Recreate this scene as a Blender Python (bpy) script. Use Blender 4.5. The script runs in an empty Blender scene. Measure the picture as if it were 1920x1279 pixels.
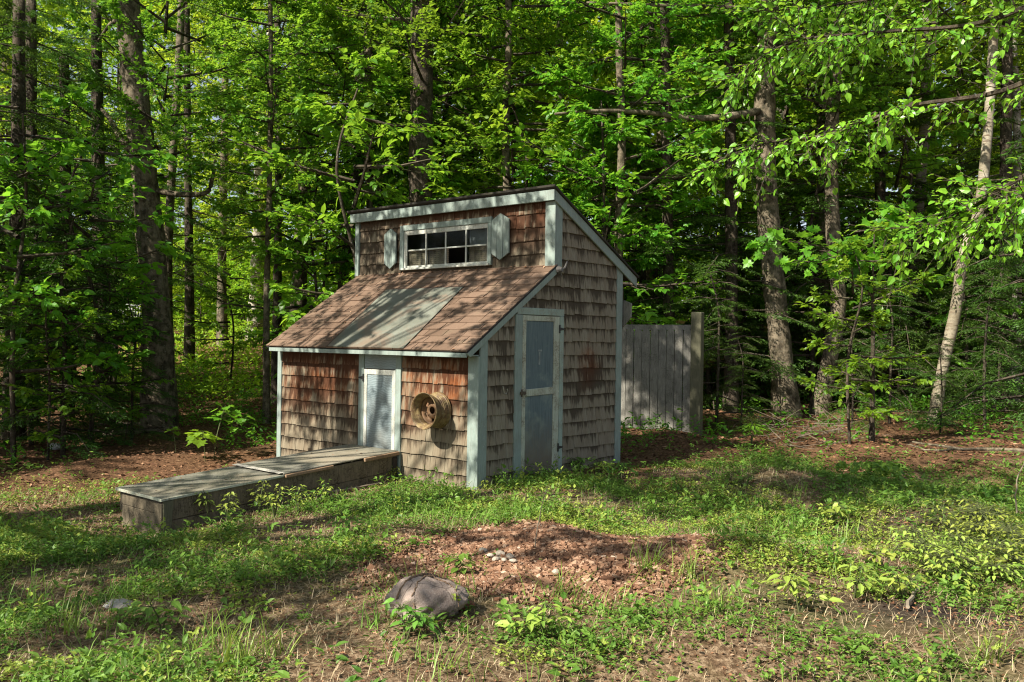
import bpy, math, numpy as np
from mathutils import Vector, Matrix
R = np.random.default_rng(7)
scene = bpy.context.scene
COL = scene.collection
PI = math.pi
V = lambda *a: np.array(a, float)

# ------------------------------------------------------------------ camera
CAM = V(6.518, -7.018, 1.6)
CR = V(0.75749569, 0.65268103, 0.01441383)
CU = V(-0.01279943, -0.00722674, 0.99989197)
CF = V(-0.65271469, 0.75759834, -0.00287972)
FPX = 1667.2
cam = bpy.data.cameras.new('camera'); cam.sensor_width = 36; cam.lens = FPX / 1920 * 36
cam.clip_end = 600; cam.clip_start = 0.05
co = bpy.data.objects.new('camera', cam); COL.objects.link(co)
M = Matrix.Identity(4)
for i, ax in enumerate((CR, CU, -CF)):
    for j in range(3): M[j][i] = ax[j]
M.translation = Vector(CAM); co.matrix_world = M; scene.camera = co

def ray(px, py): return CF + (px - 960) / FPX * CR - (py - 639.5) / FPX * CU
def atd(px, py, d): return CAM + ray(px, py) * d                 # point at a depth in metres
def depth(x, y): return (x - CAM[0]) * CF[0] + (y - CAM[1]) * CF[1]

# ------------------------------------------------------------------ terrain
def sstep(a, b, t):
    t = np.clip((t - a) / (b - a), 0, 1); return t * t * (3 - 2 * t)
_w = [(R.uniform(.25, 3.2), R.uniform(0, 2 * PI), R.uniform(0, 2 * PI)) for _ in range(26)]
def bumps(x, y):
    s = 0
    for f, a, p in _w: s = s + np.sin((x * math.cos(a) + y * math.sin(a)) * f * 2 + p) * 0.028 / (0.6 + f)
    return s
PILE = V(2.35, -1.72)
def hgt(x, y):
    x = np.asarray(x, float); y = np.asarray(y, float)
    s = 0.055 * (x + y)
    s = -np.log1p(np.exp(-(s) * 14)) / 14                         # soft min with 0
    s = -0.36 + np.log1p(np.exp((s + 0.36) * 14)) / 14            # soft max with -0.36
    d = depth(x, y)
    hill = 2.3 * sstep(15, 42, d) + 0.03 * np.clip(d - 40, 0, 200)
    near = np.clip(np.hypot(np.clip(np.abs(x + 1.8) - 1.9, 0, 9), np.clip(np.abs(y + .1) - 3.0, 0, 9)) / 1.0, 0.12, 1)
    r = np.hypot((x - PILE[0]) * .8 + (y - PILE[1]) * .35, (y - PILE[1]) * .95 - (x - PILE[0]) * .2)
    pile = 0.06 * np.exp(-(r / 0.85) ** 2)
    return s + hill + bumps(x, y) * near + pile + 0.02 - .085 * np.exp(-((x + 1.55) ** 2 + (y + 3.0) ** 2) / .55)
def gp(px, py):
    d = ray(px, py); t = 3.0
    for _ in range(400):
        p = CAM + d * t
        if p[2] <= hgt(p[0], p[1]): break
        t += 0.05 + t * .002
    return V(p[0], p[1], float(hgt(p[0], p[1])))
def gd(px, d):
    p = CAM + ray(px, 639.5) * d; return V(p[0], p[1], float(hgt(p[0], p[1])))

# ------------------------------------------------------------------ materials
def mat(name):
    m = bpy.data.materials.new(name); m.use_nodes = True
    nt = m.node_tree; nt.nodes.clear()
    out = nt.nodes.new('ShaderNodeOutputMaterial')
    return m, nt, out
class NB:
    def __init__(s, nt): s.nt = nt
    def n(s, typ, **kw):
        x = s.nt.nodes.new(typ)
        for k, v in kw.items(): setattr(x, k, v)
        return x
    def l(s, a, b): s.nt.links.new(a, b)
    def val(s, sock, v):
        if hasattr(v, 'is_linked') or isinstance(v, bpy.types.NodeSocket): s.l(v, sock)
        else: sock.default_value = v
    def coord(s, which='Object', scale=(1, 1, 1)):
        t = s.n('ShaderNodeTexCoord'); m = s.n('ShaderNodeMapping'); m.inputs['Scale'].default_value = scale
        s.l(t.outputs[which], m.inputs[0]); return m.outputs[0]
    def noise(s, vec, scale, detail=4, rough=.6, dist=0):
        t = s.n('ShaderNodeTexNoise'); s.l(vec, t.inputs['Vector']); t.inputs['Scale'].default_value = scale
        t.inputs['Detail'].default_value = detail; t.inputs['Roughness'].default_value = rough; t.inputs['Distortion'].default_value = dist
        return t.outputs['Fac']
    def ramp(s, f, stops, interp='LINEAR'):
        t = s.n('ShaderNodeValToRGB'); t.color_ramp.interpolation = interp
        el = t.color_ramp.elements
        while len(el) < len(stops): el.new(.5)
        for e, (p, c) in zip(el, stops):
            e.position = p; e.color = (c, c, c, 1) if not hasattr(c, '__len__') else (*c, 1)
        s.l(f, t.inputs[0]); return t.outputs[0]
    def mix(s, f, a, b, mode='MIX'):
        t = s.n('ShaderNodeMix', data_type='RGBA', blend_type=mode)
        s.val(t.inputs[0], f)
        for i, v in ((6, a), (7, b)):
            if isinstance(v, (tuple, list)): v = (*v, 1) if len(v) == 3 else v
            s.val(t.inputs[i], v)
        return t.outputs[2]
    def math(s, op, a, b=0.0, c=0.0, clamp=False):
        t = s.n('ShaderNodeMath', operation=op, use_clamp=clamp)
        s.val(t.inputs[0], a); s.val(t.inputs[1], b); s.val(t.inputs[2], c); return t.outputs[0]
    def attr(s, name): return s.n('ShaderNodeAttribute', attribute_name=name).outputs['Fac']
    def bump(s, h, strength=.3, dist=.01):
        t = s.n('ShaderNodeBump'); t.inputs['Strength'].default_value = strength; t.inputs['Distance'].default_value = dist
        s.l(h, t.inputs['Height']); return t.outputs[0]
    def bsdf(s, out, colr, rough=.8, bump=None, spec=.3, metal=0):
        b = s.n('ShaderNodeBsdfPrincipled'); s.val(b.inputs['Base Color'], (*colr, 1) if isinstance(colr, tuple) else colr)
        s.val(b.inputs['Roughness'], rough); b.inputs['Specular IOR Level'].default_value = spec; b.inputs['Metallic'].default_value = metal
        if bump is not None: s.l(bump, b.inputs['Normal'])
        s.l(b.outputs[0], out.inputs[0]); return b

def leaf_mat(name, dark, light, trans, tmix=.4, rough=.42, spec=.4, ovar=.25):
    m, nt, out = mat(name); b = NB(nt)
    v = b.attr('v'); oi = b.n('ShaderNodeObjectInfo').outputs['Random']
    c = b.mix(v, dark, light)
    hs = b.n('ShaderNodeHueSaturation'); b.l(c, hs.inputs['Color'])
    b.l(b.math('ADD', b.math('MULTIPLY', oi, .035), .483), hs.inputs['Hue'])
    b.l(b.math('ADD', b.math('MULTIPLY', oi, ovar), 1 - ovar / 2), hs.inputs['Value'])
    p = b.n('ShaderNodeBsdfPrincipled'); b.l(hs.outputs[0], p.inputs['Base Color']); p.inputs['Roughness'].default_value = rough
    p.inputs['Specular IOR Level'].default_value = spec
    t = b.n('ShaderNodeBsdfTranslucent')
    tc = b.mix(v, tuple(x * .75 for x in trans), trans)
    hs2 = b.n('ShaderNodeHueSaturation'); b.l(tc, hs2.inputs['Color']); b.l(b.math('ADD', b.math('MULTIPLY', oi, .035), .483), hs2.inputs['Hue'])
    b.l(hs2.outputs[0], t.inputs['Color'])
    mx = b.n('ShaderNodeMixShader'); mx.inputs[0].default_value = tmix
    b.l(p.outputs[0], mx.inputs[1]); b.l(t.outputs[0], mx.inputs[2]); b.l(mx.outputs[0], out.inputs[0])
    return m
M_BROAD = leaf_mat('broadleaf', (.045, .125, .010), (.118, .255, .018), (.31, .56, .035))
M_BIRCHL = leaf_mat('birch_leaf', (.11, .26, .018), (.24, .42, .030), (.48, .70, .05), .42, .36, .45)
M_MAPLE = leaf_mat('maple_leaf', (.060, .175, .012), (.145, .31, .02), (.36, .63, .04), .44)
M_HEM = leaf_mat('hemlock_needle', (.026, .066, .009), (.072, .145, .018), (.14, .27, .03), .28, .5, .3)
M_FAR = leaf_mat('far_leaf', (.10, .22, .015), (.27, .44, .03), (.60, .80, .05), .45, .5, .3)  # brighter, yellower than near leaves: sunlit backlight put into the colour
M_COVER = leaf_mat('cover_leaf', (.050, .130, .014), (.165, .29, .045), (.26, .44, .05), .3, .5, .3)
M_COVERY = leaf_mat('pale_cover_leaf', (.17, .24, .03), (.33, .41, .075), (.42, .52, .07), .3, .5, .3)
M_GRASS = leaf_mat('grass_blade', (.10, .20, .02), (.26, .39, .07), (.32, .48, .06), .3, .45, .35)
M_DRY = leaf_mat('dry_grass', (.24, .17, .095), (.50, .41, .27), (.3, .22, .12), .2, .7, .2)

def litter_mat():
    m, nt, out = mat('leaf_litter'); b = NB(nt)
    c = b.ramp(b.attr('v'), [(0, (.045, .022, .012)), (.35, (.13, .06, .03)), (.7, (.24, .12, .06)), (1, (.42, .28, .18))])
    b.bsdf(out, c, .75, None, .25); return m
M_LITTER = litter_mat()

def ground_mat():
    m, nt, out = mat('forest_soil'); b = NB(nt)
    o = b.coord('Object')
    n1 = b.noise(o, 26, 8, .72); n2 = b.noise(o, .9, 5, .6); n3 = b.noise(o, 90, 4, .7)
    lit = b.ramp(n1, [(.3, (.035, .02, .012)), (.47, (.10, .052, .028)), (.6, (.19, .105, .058)), (.75, (.33, .22, .14))])
    drt = b.ramp(n1, [(.3, (.05, .032, .018)), (.48, (.14, .092, .054)), (.66, (.43, .33, .215))])
    mos = b.ramp(n3, [(.3, (.03, .05, .012)), (.6, (.075, .12, .03)), (.8, (.14, .17, .07))])
    c = b.mix(b.attr('litter'), drt, lit)
    g = b.math('MULTIPLY', b.ramp(n2, [(.40, 0.), (.62, .7)]), b.attr('green'))
    c = b.mix(g, c, mos)
    c = b.mix(b.attr('soil'), c, b.ramp(n1, [(.3, (.018, .013, .011)), (.7, (.075, .055, .045))]))
    b.bsdf(out, c, .95, b.bump(n1, .9, .03), .1); return m

def wood_trim(name, base, lightc, worn, wear=.55, streak=True):
    m, nt, out = mat(name); b = NB(nt)
    o = b.coord('Object'); og = b.coord('Object', (14, 14, 1.6))
    n = b.noise(o, 5, 6, .65); g = b.noise(og, 5, 5, .6); f = b.noise(o, 60, 3, .7)
    c = b.mix(b.ramp(g, [(.3, 0.), (.7, 1.)]), base, lightc)
    w = b.math('MULTIPLY', b.ramp(f, [(wear, 0.), (wear + .08, 1.)]), b.ramp(n, [(.42, 0.), (.6, 1.)]))
    c = b.mix(w, c, worn)
    c = b.mix(b.math('MULTIPLY', b.ramp(n, [(.45, 0.), (.75, .45)]), 1.0), c, tuple(x * .55 for x in worn))
    gl = b.noise(b.coord('Object', (70, 70, 1.2)), 4, 4, .7); c = b.mix(b.ramp(gl, [(.57, 0.), (.66, .55)]), c, tuple(x * .6 for x in worn))
    gk = b.noise(o, 24, 5, .75); c = b.mix(b.ramp(gk, [(.63, 0.), (.68, .7)]), c, tuple(min(.75, x * 1.35) for x in lightc))
    b.bsdf(out, c, .7, b.bump(b.math('ADD', g, b.math('MULTIPLY', f, .5)), .35, .004), .25); return m
M_TRIM = wood_trim('blue_green_paint', (.195, .250, .222), (.27, .325, .295), (.25, .245, .21), .6)
M_CASE = wood_trim('peeling_green_paint', (.24, .31, .27), (.33, .40, .35), (.27, .24, .17), .52)
M_STILE = wood_trim('peeling_cream_paint', (.33, .36, .28), (.47, .49, .40), (.24, .21, .15), .47)
M_WHITE = wood_trim('old_white_paint', (.38, .395, .35), (.52, .53, .475), (.27, .24, .18), .54)
M_GREYW = wood_trim('weathered_board', (.105, .085, .055), (.20, .165, .112), (.05, .038, .024), .50)
M_FENCE = wood_trim('fence_wood', (.145, .14, .12), (.25, .24, .21), (.07, .065, .05), .55)
M_POST = wood_trim('treated_post', (.085, .082, .050), (.13, .125, .08), (.08, .08, .045), .6)
M_BROWNB = wood_trim('brown_batten', (.22, .14, .085), (.31, .21, .13), (.10, .06, .035), .6)

def panel_mat():                                  # tall door panel: blue paint, muddy towards its foot
    m, nt, out = mat('faded_blue_panel'); b = NB(nt)
    o = b.coord('Object'); og = b.coord('Object', (30, 30, 1.2))
    g = b.noise(og, 3, 5, .65); n = b.noise(o, 3.5, 5, .6); f = b.noise(b.coord('Object', (1, 1, .25)), 45, 4, .7, 1.5)
    c = b.mix(b.ramp(g, [(.35, 0.), (.7, 1.)]), (.075, .108, .122), (.145, .188, .190))
    c = b.mix(b.ramp(n, [(.5, 0.), (.68, .7)]), c, (.24, .29, .25))
    z = b.n('ShaderNodeSeparateXYZ'); b.l(o, z.inputs[0])
    zz = b.math('ADD', z.outputs['Z'], b.math('MULTIPLY', b.math('SUBTRACT', f, .5), .7))
    c = b.mix(b.ramp(zz, [(.15, .9), (.75, 0.)]), c, (.155, .125, .085))
    b.bsdf(out, c, .7, b.bump(f, .3, .004), .25); return m
def ply_mat(name, a, b2, dk):                           # plywood with swirling grain
    m, nt, out = mat(name); b = NB(nt)
    o = b.coord('Object', (1, 1, 1)); n = b.noise(o, 2.2, 3, .5)
    w = b.n('ShaderNodeTexWave', wave_type='BANDS', bands_direction='Z'); b.l(o, w.inputs['Vector'])
    w.inputs['Scale'].default_value = 11; w.inputs['Distortion'].default_value = 15; w.inputs['Detail'].default_value = 2; w.inputs['Detail Scale'].default_value = .45; w.inputs['Detail Roughness'].default_value = .6
    f = b.noise(o, 40, 4, .7)
    c = b.mix(w.outputs['Fac'], a, b2); c = b.mix(b.ramp(n, [(.45, 0.), (.75, .75)]), c, dk)
    c = b.mix(b.ramp(f, [(.55, 0.), (.75, .5)]), c, dk)
    b.bsdf(out, c, .7, b.bump(f, .3, .003), .2); return m
def lid_mat():
    m, nt, out = mat('lid_ply'); b = NB(nt)
    o = b.coord('Object'); n = b.noise(o, 3.2, 6, .65); f = b.noise(o, 55, 5, .75); k = b.noise(o, 1.3, 3, .5)
    c = b.ramp(f, [(.3, (.10, .10, .08)), (.6, (.215, .205, .165)), (.8, (.34, .325, .27))])
    c = b.mix(b.ramp(n, [(.42, 0.), (.65, .8)]), c, (.085, .085, .06))
    c = b.mix(b.ramp(k, [(.5, 0.), (.7, .55)]), c, (.36, .30, .21))
    b.bsdf(out, c, .6, b.bump(f, .3, .003), .3); return m

def shingle_mat():
    m, nt, out = mat('cedar_shingle'); b = NB(nt)
    uv = b.n('ShaderNodeUVMap').outputs[0]
    def mp(sc):
        k = b.n('ShaderNodeMapping'); k.inputs['Scale'].default_value = sc; b.l(uv, k.inputs[0]); return k.outputs[0]
    cv = b.attr('cv'); rnd = b.attr('v'); warm = b.attr('warm'); st = b.attr('stain')
    cx = b.n('ShaderNodeCombineXYZ'); b.l(b.math('MULTIPLY', rnd, 37.), cx.inputs[0]); b.l(b.math('MULTIPLY', rnd, 11.), cx.inputs[2])
    va = b.n('ShaderNodeVectorMath', operation='ADD'); b.l(uv, va.inputs[0]); b.l(cx.outputs[0], va.inputs[1])
    def mr(sc):
        k = b.n('ShaderNodeMapping'); k.inputs['Scale'].default_value = sc; b.l(va.outputs[0], k.inputs[0]); return k.outputs[0]
    g = b.noise(mr((1, .05, 1)), 150, 5, .7); s1 = b.noise(mp((1, .10, 1)), 17, 5, .7); big = b.noise(mp((1, .7, 1)), 3.2, 4, .6); tone = b.noise(mr((1, .2, 1)), 9, 3, .6)
    grey = b.mix(b.ramp(g, [(.32, 0.), (.68, 1.)]), (.14, .122, .088), (.32, .285, .215))
    grey = b.mix(b.ramp(tone, [(.4, 0.), (.7, .7)]), grey, (.17, .13, .09))
    grey = b.mix(b.math('MULTIPLY', rnd, .45), grey, (.19, .155, .11))
    wm = b.mix(b.ramp(g, [(.3, 0.), (.7, 1.)]), (.095, .028, .010), (.33, .108, .030))
    wf = b.math('MULTIPLY', warm, b.ramp(b.math('ADD', b.math('MULTIPLY', s1, .6), b.math('MULTIPLY', big, .6)), [(.50, 0.), (.66, 1.)]))
    c = b.mix(b.math('MULTIPLY', wf, 1.0, clamp=True), grey, wm)
    # dark run-off staining under each butt line, bleeding down in streaks
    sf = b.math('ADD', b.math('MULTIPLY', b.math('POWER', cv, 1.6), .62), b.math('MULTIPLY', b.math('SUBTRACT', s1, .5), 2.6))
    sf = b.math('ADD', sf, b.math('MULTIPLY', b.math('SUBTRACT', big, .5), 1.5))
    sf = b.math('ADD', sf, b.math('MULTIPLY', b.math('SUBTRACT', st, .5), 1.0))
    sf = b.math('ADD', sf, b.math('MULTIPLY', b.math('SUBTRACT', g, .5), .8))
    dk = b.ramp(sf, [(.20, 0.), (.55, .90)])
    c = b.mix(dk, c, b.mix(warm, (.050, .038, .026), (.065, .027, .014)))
    c = b.mix(b.attr('dim'), c, b.mix(1.0, c, (.88, .85, .80), 'MULTIPLY'))
    b.bsdf(out, c, .85, b.bump(g, .5, .004), .15); return m
M_SHING = shingle_mat()

def roof_mat(name='asphalt_tab', a=(.115, .073, .048), c2=(.25, .168, .118)):
    m, nt, out = mat(name); b = NB(nt)
    o = b.coord('Object'); f = b.noise(o, 260, 3, .8); n = b.noise(o, 4, 5, .6); v = b.attr('v')
    c = b.mix(b.math('ADD', b.math('MULTIPLY', v, .65), b.math('MULTIPLY', n, .3)), a, c2)
    c = b.mix(b.ramp(f, [(.42, 0.), (.62, .65)]), c, tuple(x * .45 for x in a))
    c = b.mix(b.ramp(n, [(.55, 0.), (.75, .35)]), c, (.12, .11, .07))
    b.bsdf(out, c, .9, b.bump(f, .5, .004), .2); return m
def skylight_mat():
    m, nt, out = mat('green_grey_sheet'); b = NB(nt)
    o = b.coord('Object'); f = b.noise(o, 80, 4, .7); n = b.noise(o, 3.5, 5, .6)
    c = b.mix(b.ramp(n, [(.35, 0.), (.65, 1.)]), (.095, .105, .082), (.165, .178, .146))
    c = b.mix(b.ramp(f, [(.48, 0.), (.66, .7)]), c, (.13, .105, .075)); k = b.noise(o, 2.1, 5, .65, .8); c = b.mix(b.ramp(k, [(.47, 0.), (.60, .8)]), c, (.165, .122, .088))
    b.bsdf(out, c, .8, b.bump(f, .4, .004), .25); return m

def bark_mat(name, a, c2, moss=(.06, .075, .03), mf=.3, sc=9):
    m, nt, out = mat(name); b = NB(nt)
    o = b.coord('Object', (1, 1, .22)); o1 = b.coord('Object')
    g = b.noise(o, sc, 6, .7, .6); f = b.noise(o1, 30, 4, .7); n = b.noise(o1, 1.6, 4, .6)
    c = b.ramp(g, [(.32, tuple(x * .4 for x in a)), (.5, a), (.7, c2)])
    c = b.mix(b.math('MULTIPLY', b.ramp(n, [(.48, 0.), (.66, 1.)]), mf), c, moss)
    mt = b.noise(o1, 7, 6, .72)
    c = b.mix(b.ramp(mt, [(.46, 0.), (.60, .6)]), c, tuple(min(.6, x * 1.45) for x in c2))
    c = b.mix(b.ramp(mt, [(.30, .75), (.44, 0.)]), c, tuple(x * .35 for x in a))
    c = b.mix(b.ramp(f, [(.60, 0.), (.70, .6)]), c, (.32, .33, .28))
    b.bsdf(out, c, .9, b.bump(b.math('ADD', g, mt), .9, .03), .15); return m
M_BARKG = bark_mat('grey_bark', (.078, .063, .042), (.19, .155, .108))
M_BARKD = bark_mat('dark_bark', (.036, .028, .020), (.082, .064, .046))
M_BARKP = bark_mat('pale_bark', (.24, .20, .155), (.46, .40, .33), (.12, .12, .06), .2)
def birch_mat():
    m, nt, out = mat('birch_bark'); b = NB(nt)
    o = b.coord('Object', (1, 1, 5)); o1 = b.coord('Object')
    l = b.noise(o, 5, 5, .65); n = b.noise(o1, 2.2, 4, .6); f = b.noise(b.coord('Object', (1, 1, 9)), 16, 3, .6)
    c = b.ramp(n, [(.3, (.17, .14, .09)), (.55, (.29, .255, .185)), (.75, (.44, .405, .32))])
    c = b.mix(b.ramp(l, [(.52, 0.), (.62, 1.)]), c, (.13, .095, .062))
    c = b.mix(b.ramp(f, [(.54, 0.), (.62, .85)]), c, (.085, .068, .05))
    b.bsdf(out, c, .75, b.bump(l, .4, .01), .25); return m
M_BIRCH = birch_mat()
def plain(name, c, rough=.6, metal=0, spec=.4, bump=None, var=.5, vs=8):
    m, nt, out = mat(name); b = NB(nt); o = b.coord('Object'); n = b.noise(o, vs, 5, .65)
    cc = b.mix(b.ramp(n, [(.3, 0.), (.7, 1.)]), tuple(x * (1 - var) for x in c), c)
    b.bsdf(out, cc, rough, b.bump(n, .3, .005), spec, metal); return m
def rust_mat():
    m, nt, out = mat('rusty_yellow_steel'); b = NB(nt); o = b.coord('Object'); n = b.noise(o, 14, 6, .7); f = b.noise(o, 60, 4, .7)
    c = b.mix(b.ramp(n, [(.38, 0.), (.6, 1.)]), (.225, .165, .070), (.115, .065, .028))
    c = b.mix(b.ramp(f, [(.57, 0.), (.72, .7)]), c, (.38, .33, .20)); c = b.mix(b.ramp(b.noise(o, 26, 5, .75), [(.52, 0.), (.64, .75)]), c, (.07, .038, .02))
    b.bsdf(out, c, .6, b.bump(f, .3, .003), .4, .0); return m
M_IRON = plain('black_iron', (.022, .022, .022), .5)
M_DARKW = plain('raw_sheathing', (.10, .075, .05), .9)
def glass_mat():
    m, nt, out = mat('dusty_glass'); b = NB(nt)
    g = b.n('ShaderNodeBsdfGlossy'); g.inputs['Roughness'].default_value = .06; g.inputs['Color'].default_value = (.8, .85, .9, 1)
    t = b.n('ShaderNodeBsdfTransparent'); t.inputs['Color'].default_value = (.80, .83, .81, 1)
    d = b.n('ShaderNodeBsdfDiffuse'); d.inputs['Color'].default_value = (.22, .23, .22, 1)
    fr = b.n('ShaderNodeFresnel'); fr.inputs[0].default_value = 1.12
    m1 = b.n('ShaderNodeMixShader'); b.l(fr.outputs[0], m1.inputs[0]); b.l(t.outputs[0], m1.inputs[1]); b.l(g.outputs[0], m1.inputs[2])
    m2 = b.n('ShaderNodeMixShader'); b.l(b.ramp(b.noise(b.coord('Object', (6, 1, 1)), 3, 4, .7), [(.5, .0), (.85, .06)]), m2.inputs[0])
    b.l(m1.outputs[0], m2.inputs[1]); b.l(d.outputs[0], m2.inputs[2]); b.l(m2.outputs[0], out.inputs[0]); return m
def stone_mat(name, a, c2, lich=None, sc=12):
    m, nt, out = mat(name); b = NB(nt); o = b.coord('Object'); n = b.noise(o, sc, 7, .7); k = b.noise(o, 2.5, 4, .6); f = b.noise(o, 70, 3, .7)
    c = b.mix(b.ramp(n, [(.3, 0.), (.7, 1.)]), a, c2)
    c = b.mix(b.ramp(k, [(.5, 0.), (.7, .6)]), c, tuple(x * .5 for x in a))
    if lich:
        cr = b.n('ShaderNodeTexVoronoi', feature='DISTANCE_TO_EDGE'); b.l(b.coord('Object', (1, 1, 1)), cr.inputs['Vector']); cr.inputs['Scale'].default_value = 4.2
        c = b.mix(b.ramp(b.math('ADD', cr.outputs['Distance'], b.math('MULTIPLY', f, .03)), [(.018, .75), (.034, 0.)]), c, (.05, .035, .028))
        gr = b.noise(o, 150, 3, .8); c = b.mix(b.ramp(gr, [(.5, 0.), (.66, .5)]), c, (.48, .42, .37))
        vo = b.n('ShaderNodeTexVoronoi'); b.l(o, vo.inputs['Vector']); vo.inputs['Scale'].default_value = 3.2
        wob = b.math('ADD', vo.outputs['Distance'], b.math('MULTIPLY', f, .10))
        c = b.mix(b.ramp(wob, [(.17, 1.), (.19, 0.)]), c, lich)
    b.bsdf(out, c, .9, b.bump(b.math('ADD', n, b.math('MULTIPLY', f, .3)), .7, .02), .2); return m
def rubble_mat():
    m, nt, out = mat('red_stone_chips'); b = NB(nt); o = b.coord('Object'); f = b.noise(o, 90, 3, .7)
    c = b.ramp(b.attr('v'), [(0, (.060, .032, .019)), (.35, (.150, .080, .046)), (.65, (.265, .155, .095)), (.9, (.38, .265, .18)), (1, (.46, .41, .33))])
    c = b.mix(b.ramp(f, [(.4, 0.), (.7, .5)]), c, (.12, .05, .03))
    b.bsdf(out, c, .9, None, .15); return m

# ------------------------------------------------------------------ mesh builders
def mesh_np(name, verts, face_groups, mats, attrs=None, uv=None, mat_idx=None, smooth=False):
    verts = np.asarray(verts, np.float32)
    me = bpy.data.meshes.new(name)
    loops = np.concatenate([f.ravel() for f in face_groups]).astype(np.int32)
    tot = np.concatenate([np.full(len(f), f.shape[1], np.int32) for f in face_groups])
    st = np.concatenate([[0], np.cumsum(tot)[:-1]]).astype(np.int32)
    me.vertices.add(len(verts)); me.vertices.foreach_set('co', verts.ravel())
    me.loops.add(len(loops)); me.loops.foreach_set('vertex_index', loops)
    me.polygons.add(len(tot)); me.polygons.foreach_set('loop_start', st); me.polygons.foreach_set('loop_total', tot)
    for m in (mats if isinstance(mats, (list, tuple)) else [mats]): me.materials.append(m)
    if mat_idx is not None: me.polygons.foreach_set('material_index', np.asarray(mat_idx, np.int32))
    me.polygons.foreach_set('use_smooth', np.full(len(tot), bool(smooth)))
    for k, a in (attrs or {}).items():
        at = me.attributes.new(k, 'FLOAT', 'POINT'); at.data.foreach_set('value', np.asarray(a, np.float32))
    if uv is not None:
        l = me.uv_layers.new(name='UVMap'); l.data.foreach_set('uv', np.asarray(uv, np.float32)[loops].ravel())
    me.update(calc_edges=True); me.validate()
    return me
def link(name, me, parent=None, loc=None):
    o = bpy.data.objects.new(name, me); COL.objects.link(o)
    if parent is not None: o.parent = parent
    if loc is not None: o.location = loc
    return o
def tag(o, label=None, cat=None, group=None, kind=None):
    for k, v in (('label', label), ('category', cat), ('group', group), ('kind', kind)):
        if v: o[k] = v
    return o
def thing(name, label, cat, loc=(0, 0, 0), rz=0, group=None, me=None):
    o = bpy.data.objects.new(name, me); COL.objects.link(o); o.location = loc; o.rotation_euler = (0, 0, rz)
    return tag(o, label, cat, group)

class MB:
    """collects shapes, links them as one mesh"""
    def __init__(s): s.v = []; s.f = []; s.n = 0
    def add(s, vs, fs):
        s.v += [tuple(map(float, x)) for x in vs]; s.f += [tuple(i + s.n for i in f) for f in fs]; s.n = len(s.v); return s
    def box(s, x0, x1, y0, y1, z0, z1):
        return s.hexa([(x0, y0, z0), (x1, y0, z0), (x1, y1, z0), (x0, y1, z0), (x0, y0, z1), (x1, y0, z1), (x1, y1, z1), (x0, y1, z1)])
    def hexa(s, p): return s.add(p, [(3, 2, 1, 0), (4, 5, 6, 7), (0, 1, 5, 4), (1, 2, 6, 5), (2, 3, 7, 6), (3, 0, 4, 7)])
    def prism(s, poly, axis, a, b):
        """poly in the two other axes, extruded along axis from a to b"""
        def p3(q, t): return {0: (t, q[0], q[1]), 1: (q[0], t, q[1]), 2: (q[0], q[1], t)}[axis]
        n = len(poly); vs = [p3(q, a) for q in poly] + [p3(q, b) for q in poly]
        return s.add(vs, [tuple(range(n)), tuple(range(2 * n - 1, n - 1, -1))] + [(i, i + n, (i + 1) % n + n, (i + 1) % n) for i in range(n)])
    def tube(s, pts, rs, k=8, cap=True):
        pts = [np.asarray(p, float) for p in pts]; n0 = s.n; vs = []; fs = []
        for i, p in enumerate(pts):
            t = pts[min(i + 1, len(pts) - 1)] - pts[max(i - 1, 0)]; t /= np.linalg.norm(t) + 1e-9
            a = np.cross(t, (0, 0, 1.)) if abs(t[2]) < .9 else np.cross(t, (0, 1., 0)); a /= np.linalg.norm(a); c = np.cross(t, a)
            r = rs[i] if hasattr(rs, '__len__') else rs
            for j in range(k):
                w = 2 * PI * j / k; vs.append(p + (a * math.cos(w) + c * math.sin(w)) * r)
        for i in range(len(pts) - 1):
            for j in range(k):
                q = (j + 1) % k; fs.append((i * k + j, i * k + q, i * k + k + q, i * k + k + j))
        if cap: fs += [tuple(range(k - 1, -1, -1)), tuple(range((len(pts) - 1) * k, len(pts) * k))]
        return s.add(vs, fs)
    def build(s, name, m, parent=None, origin=(0, 0, 0), bevel=0, smooth=False, jitter=0):
        me = bpy.data.meshes.new(name)
        vs = np.array(s.v) - np.asarray(origin, float)
        if jitter: vs = vs + R.normal(0, jitter, vs.shape)
        me.from_pydata([tuple(x) for x in vs], [], s.f); me.materials.append(m)
        import bmesh
        bm = bmesh.new(); bm.from_mesh(me); bmesh.ops.recalc_face_normals(bm, faces=bm.faces); bm.to_mesh(me); bm.free()
        if smooth: me.polygons.foreach_set('use_smooth', np.ones(len(me.polygons), bool))
        me.update(); o = link(name, me, parent)
        if bevel:
            b = o.modifiers.new('bevel', 'BEVEL'); b.width = bevel; b.segments = 1; b.limit_method = 'ANGLE'
        return o

# ---- leaves
def unit(a): return a / (np.linalg.norm(a, axis=-1, keepdims=True) + 1e-9)
T_LEAF = (V(0, 0, 0, .5, 0, -.03, 1, 0, -.16, .28, -.42, .05, .68, -.30, 0, .28, .42, .05, .68, .30, 0).reshape(-1, 3),
          [np.array([[0, 1, 4, 3], [0, 5, 6, 1]]), np.array([[1, 2, 4], [1, 6, 2]])])
T_RHOMB = (V(0, 0, 0, .45, -.42, .06, 1, 0, -.1, .45, .42, .06).reshape(-1, 3), [np.array([[0, 2, 1], [0, 3, 2]])])
T_BLADE = (V(0, -.5, 0, 0, .5, 0, .45, -.42, .10, .45, .42, .10, .8, -.25, .02, .8, .25, .02, 1, 0, -.16).reshape(-1, 3),
           [np.array([[0, 1, 3, 2], [2, 3, 5, 4]]), np.array([[4, 5, 6]])])
_m = [(0, 0), (.12, .16), (.02, .44), (.30, .36), (.38, .60), (.50, .34), (.66, .38), (.68, .18), (1, 0)]
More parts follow.
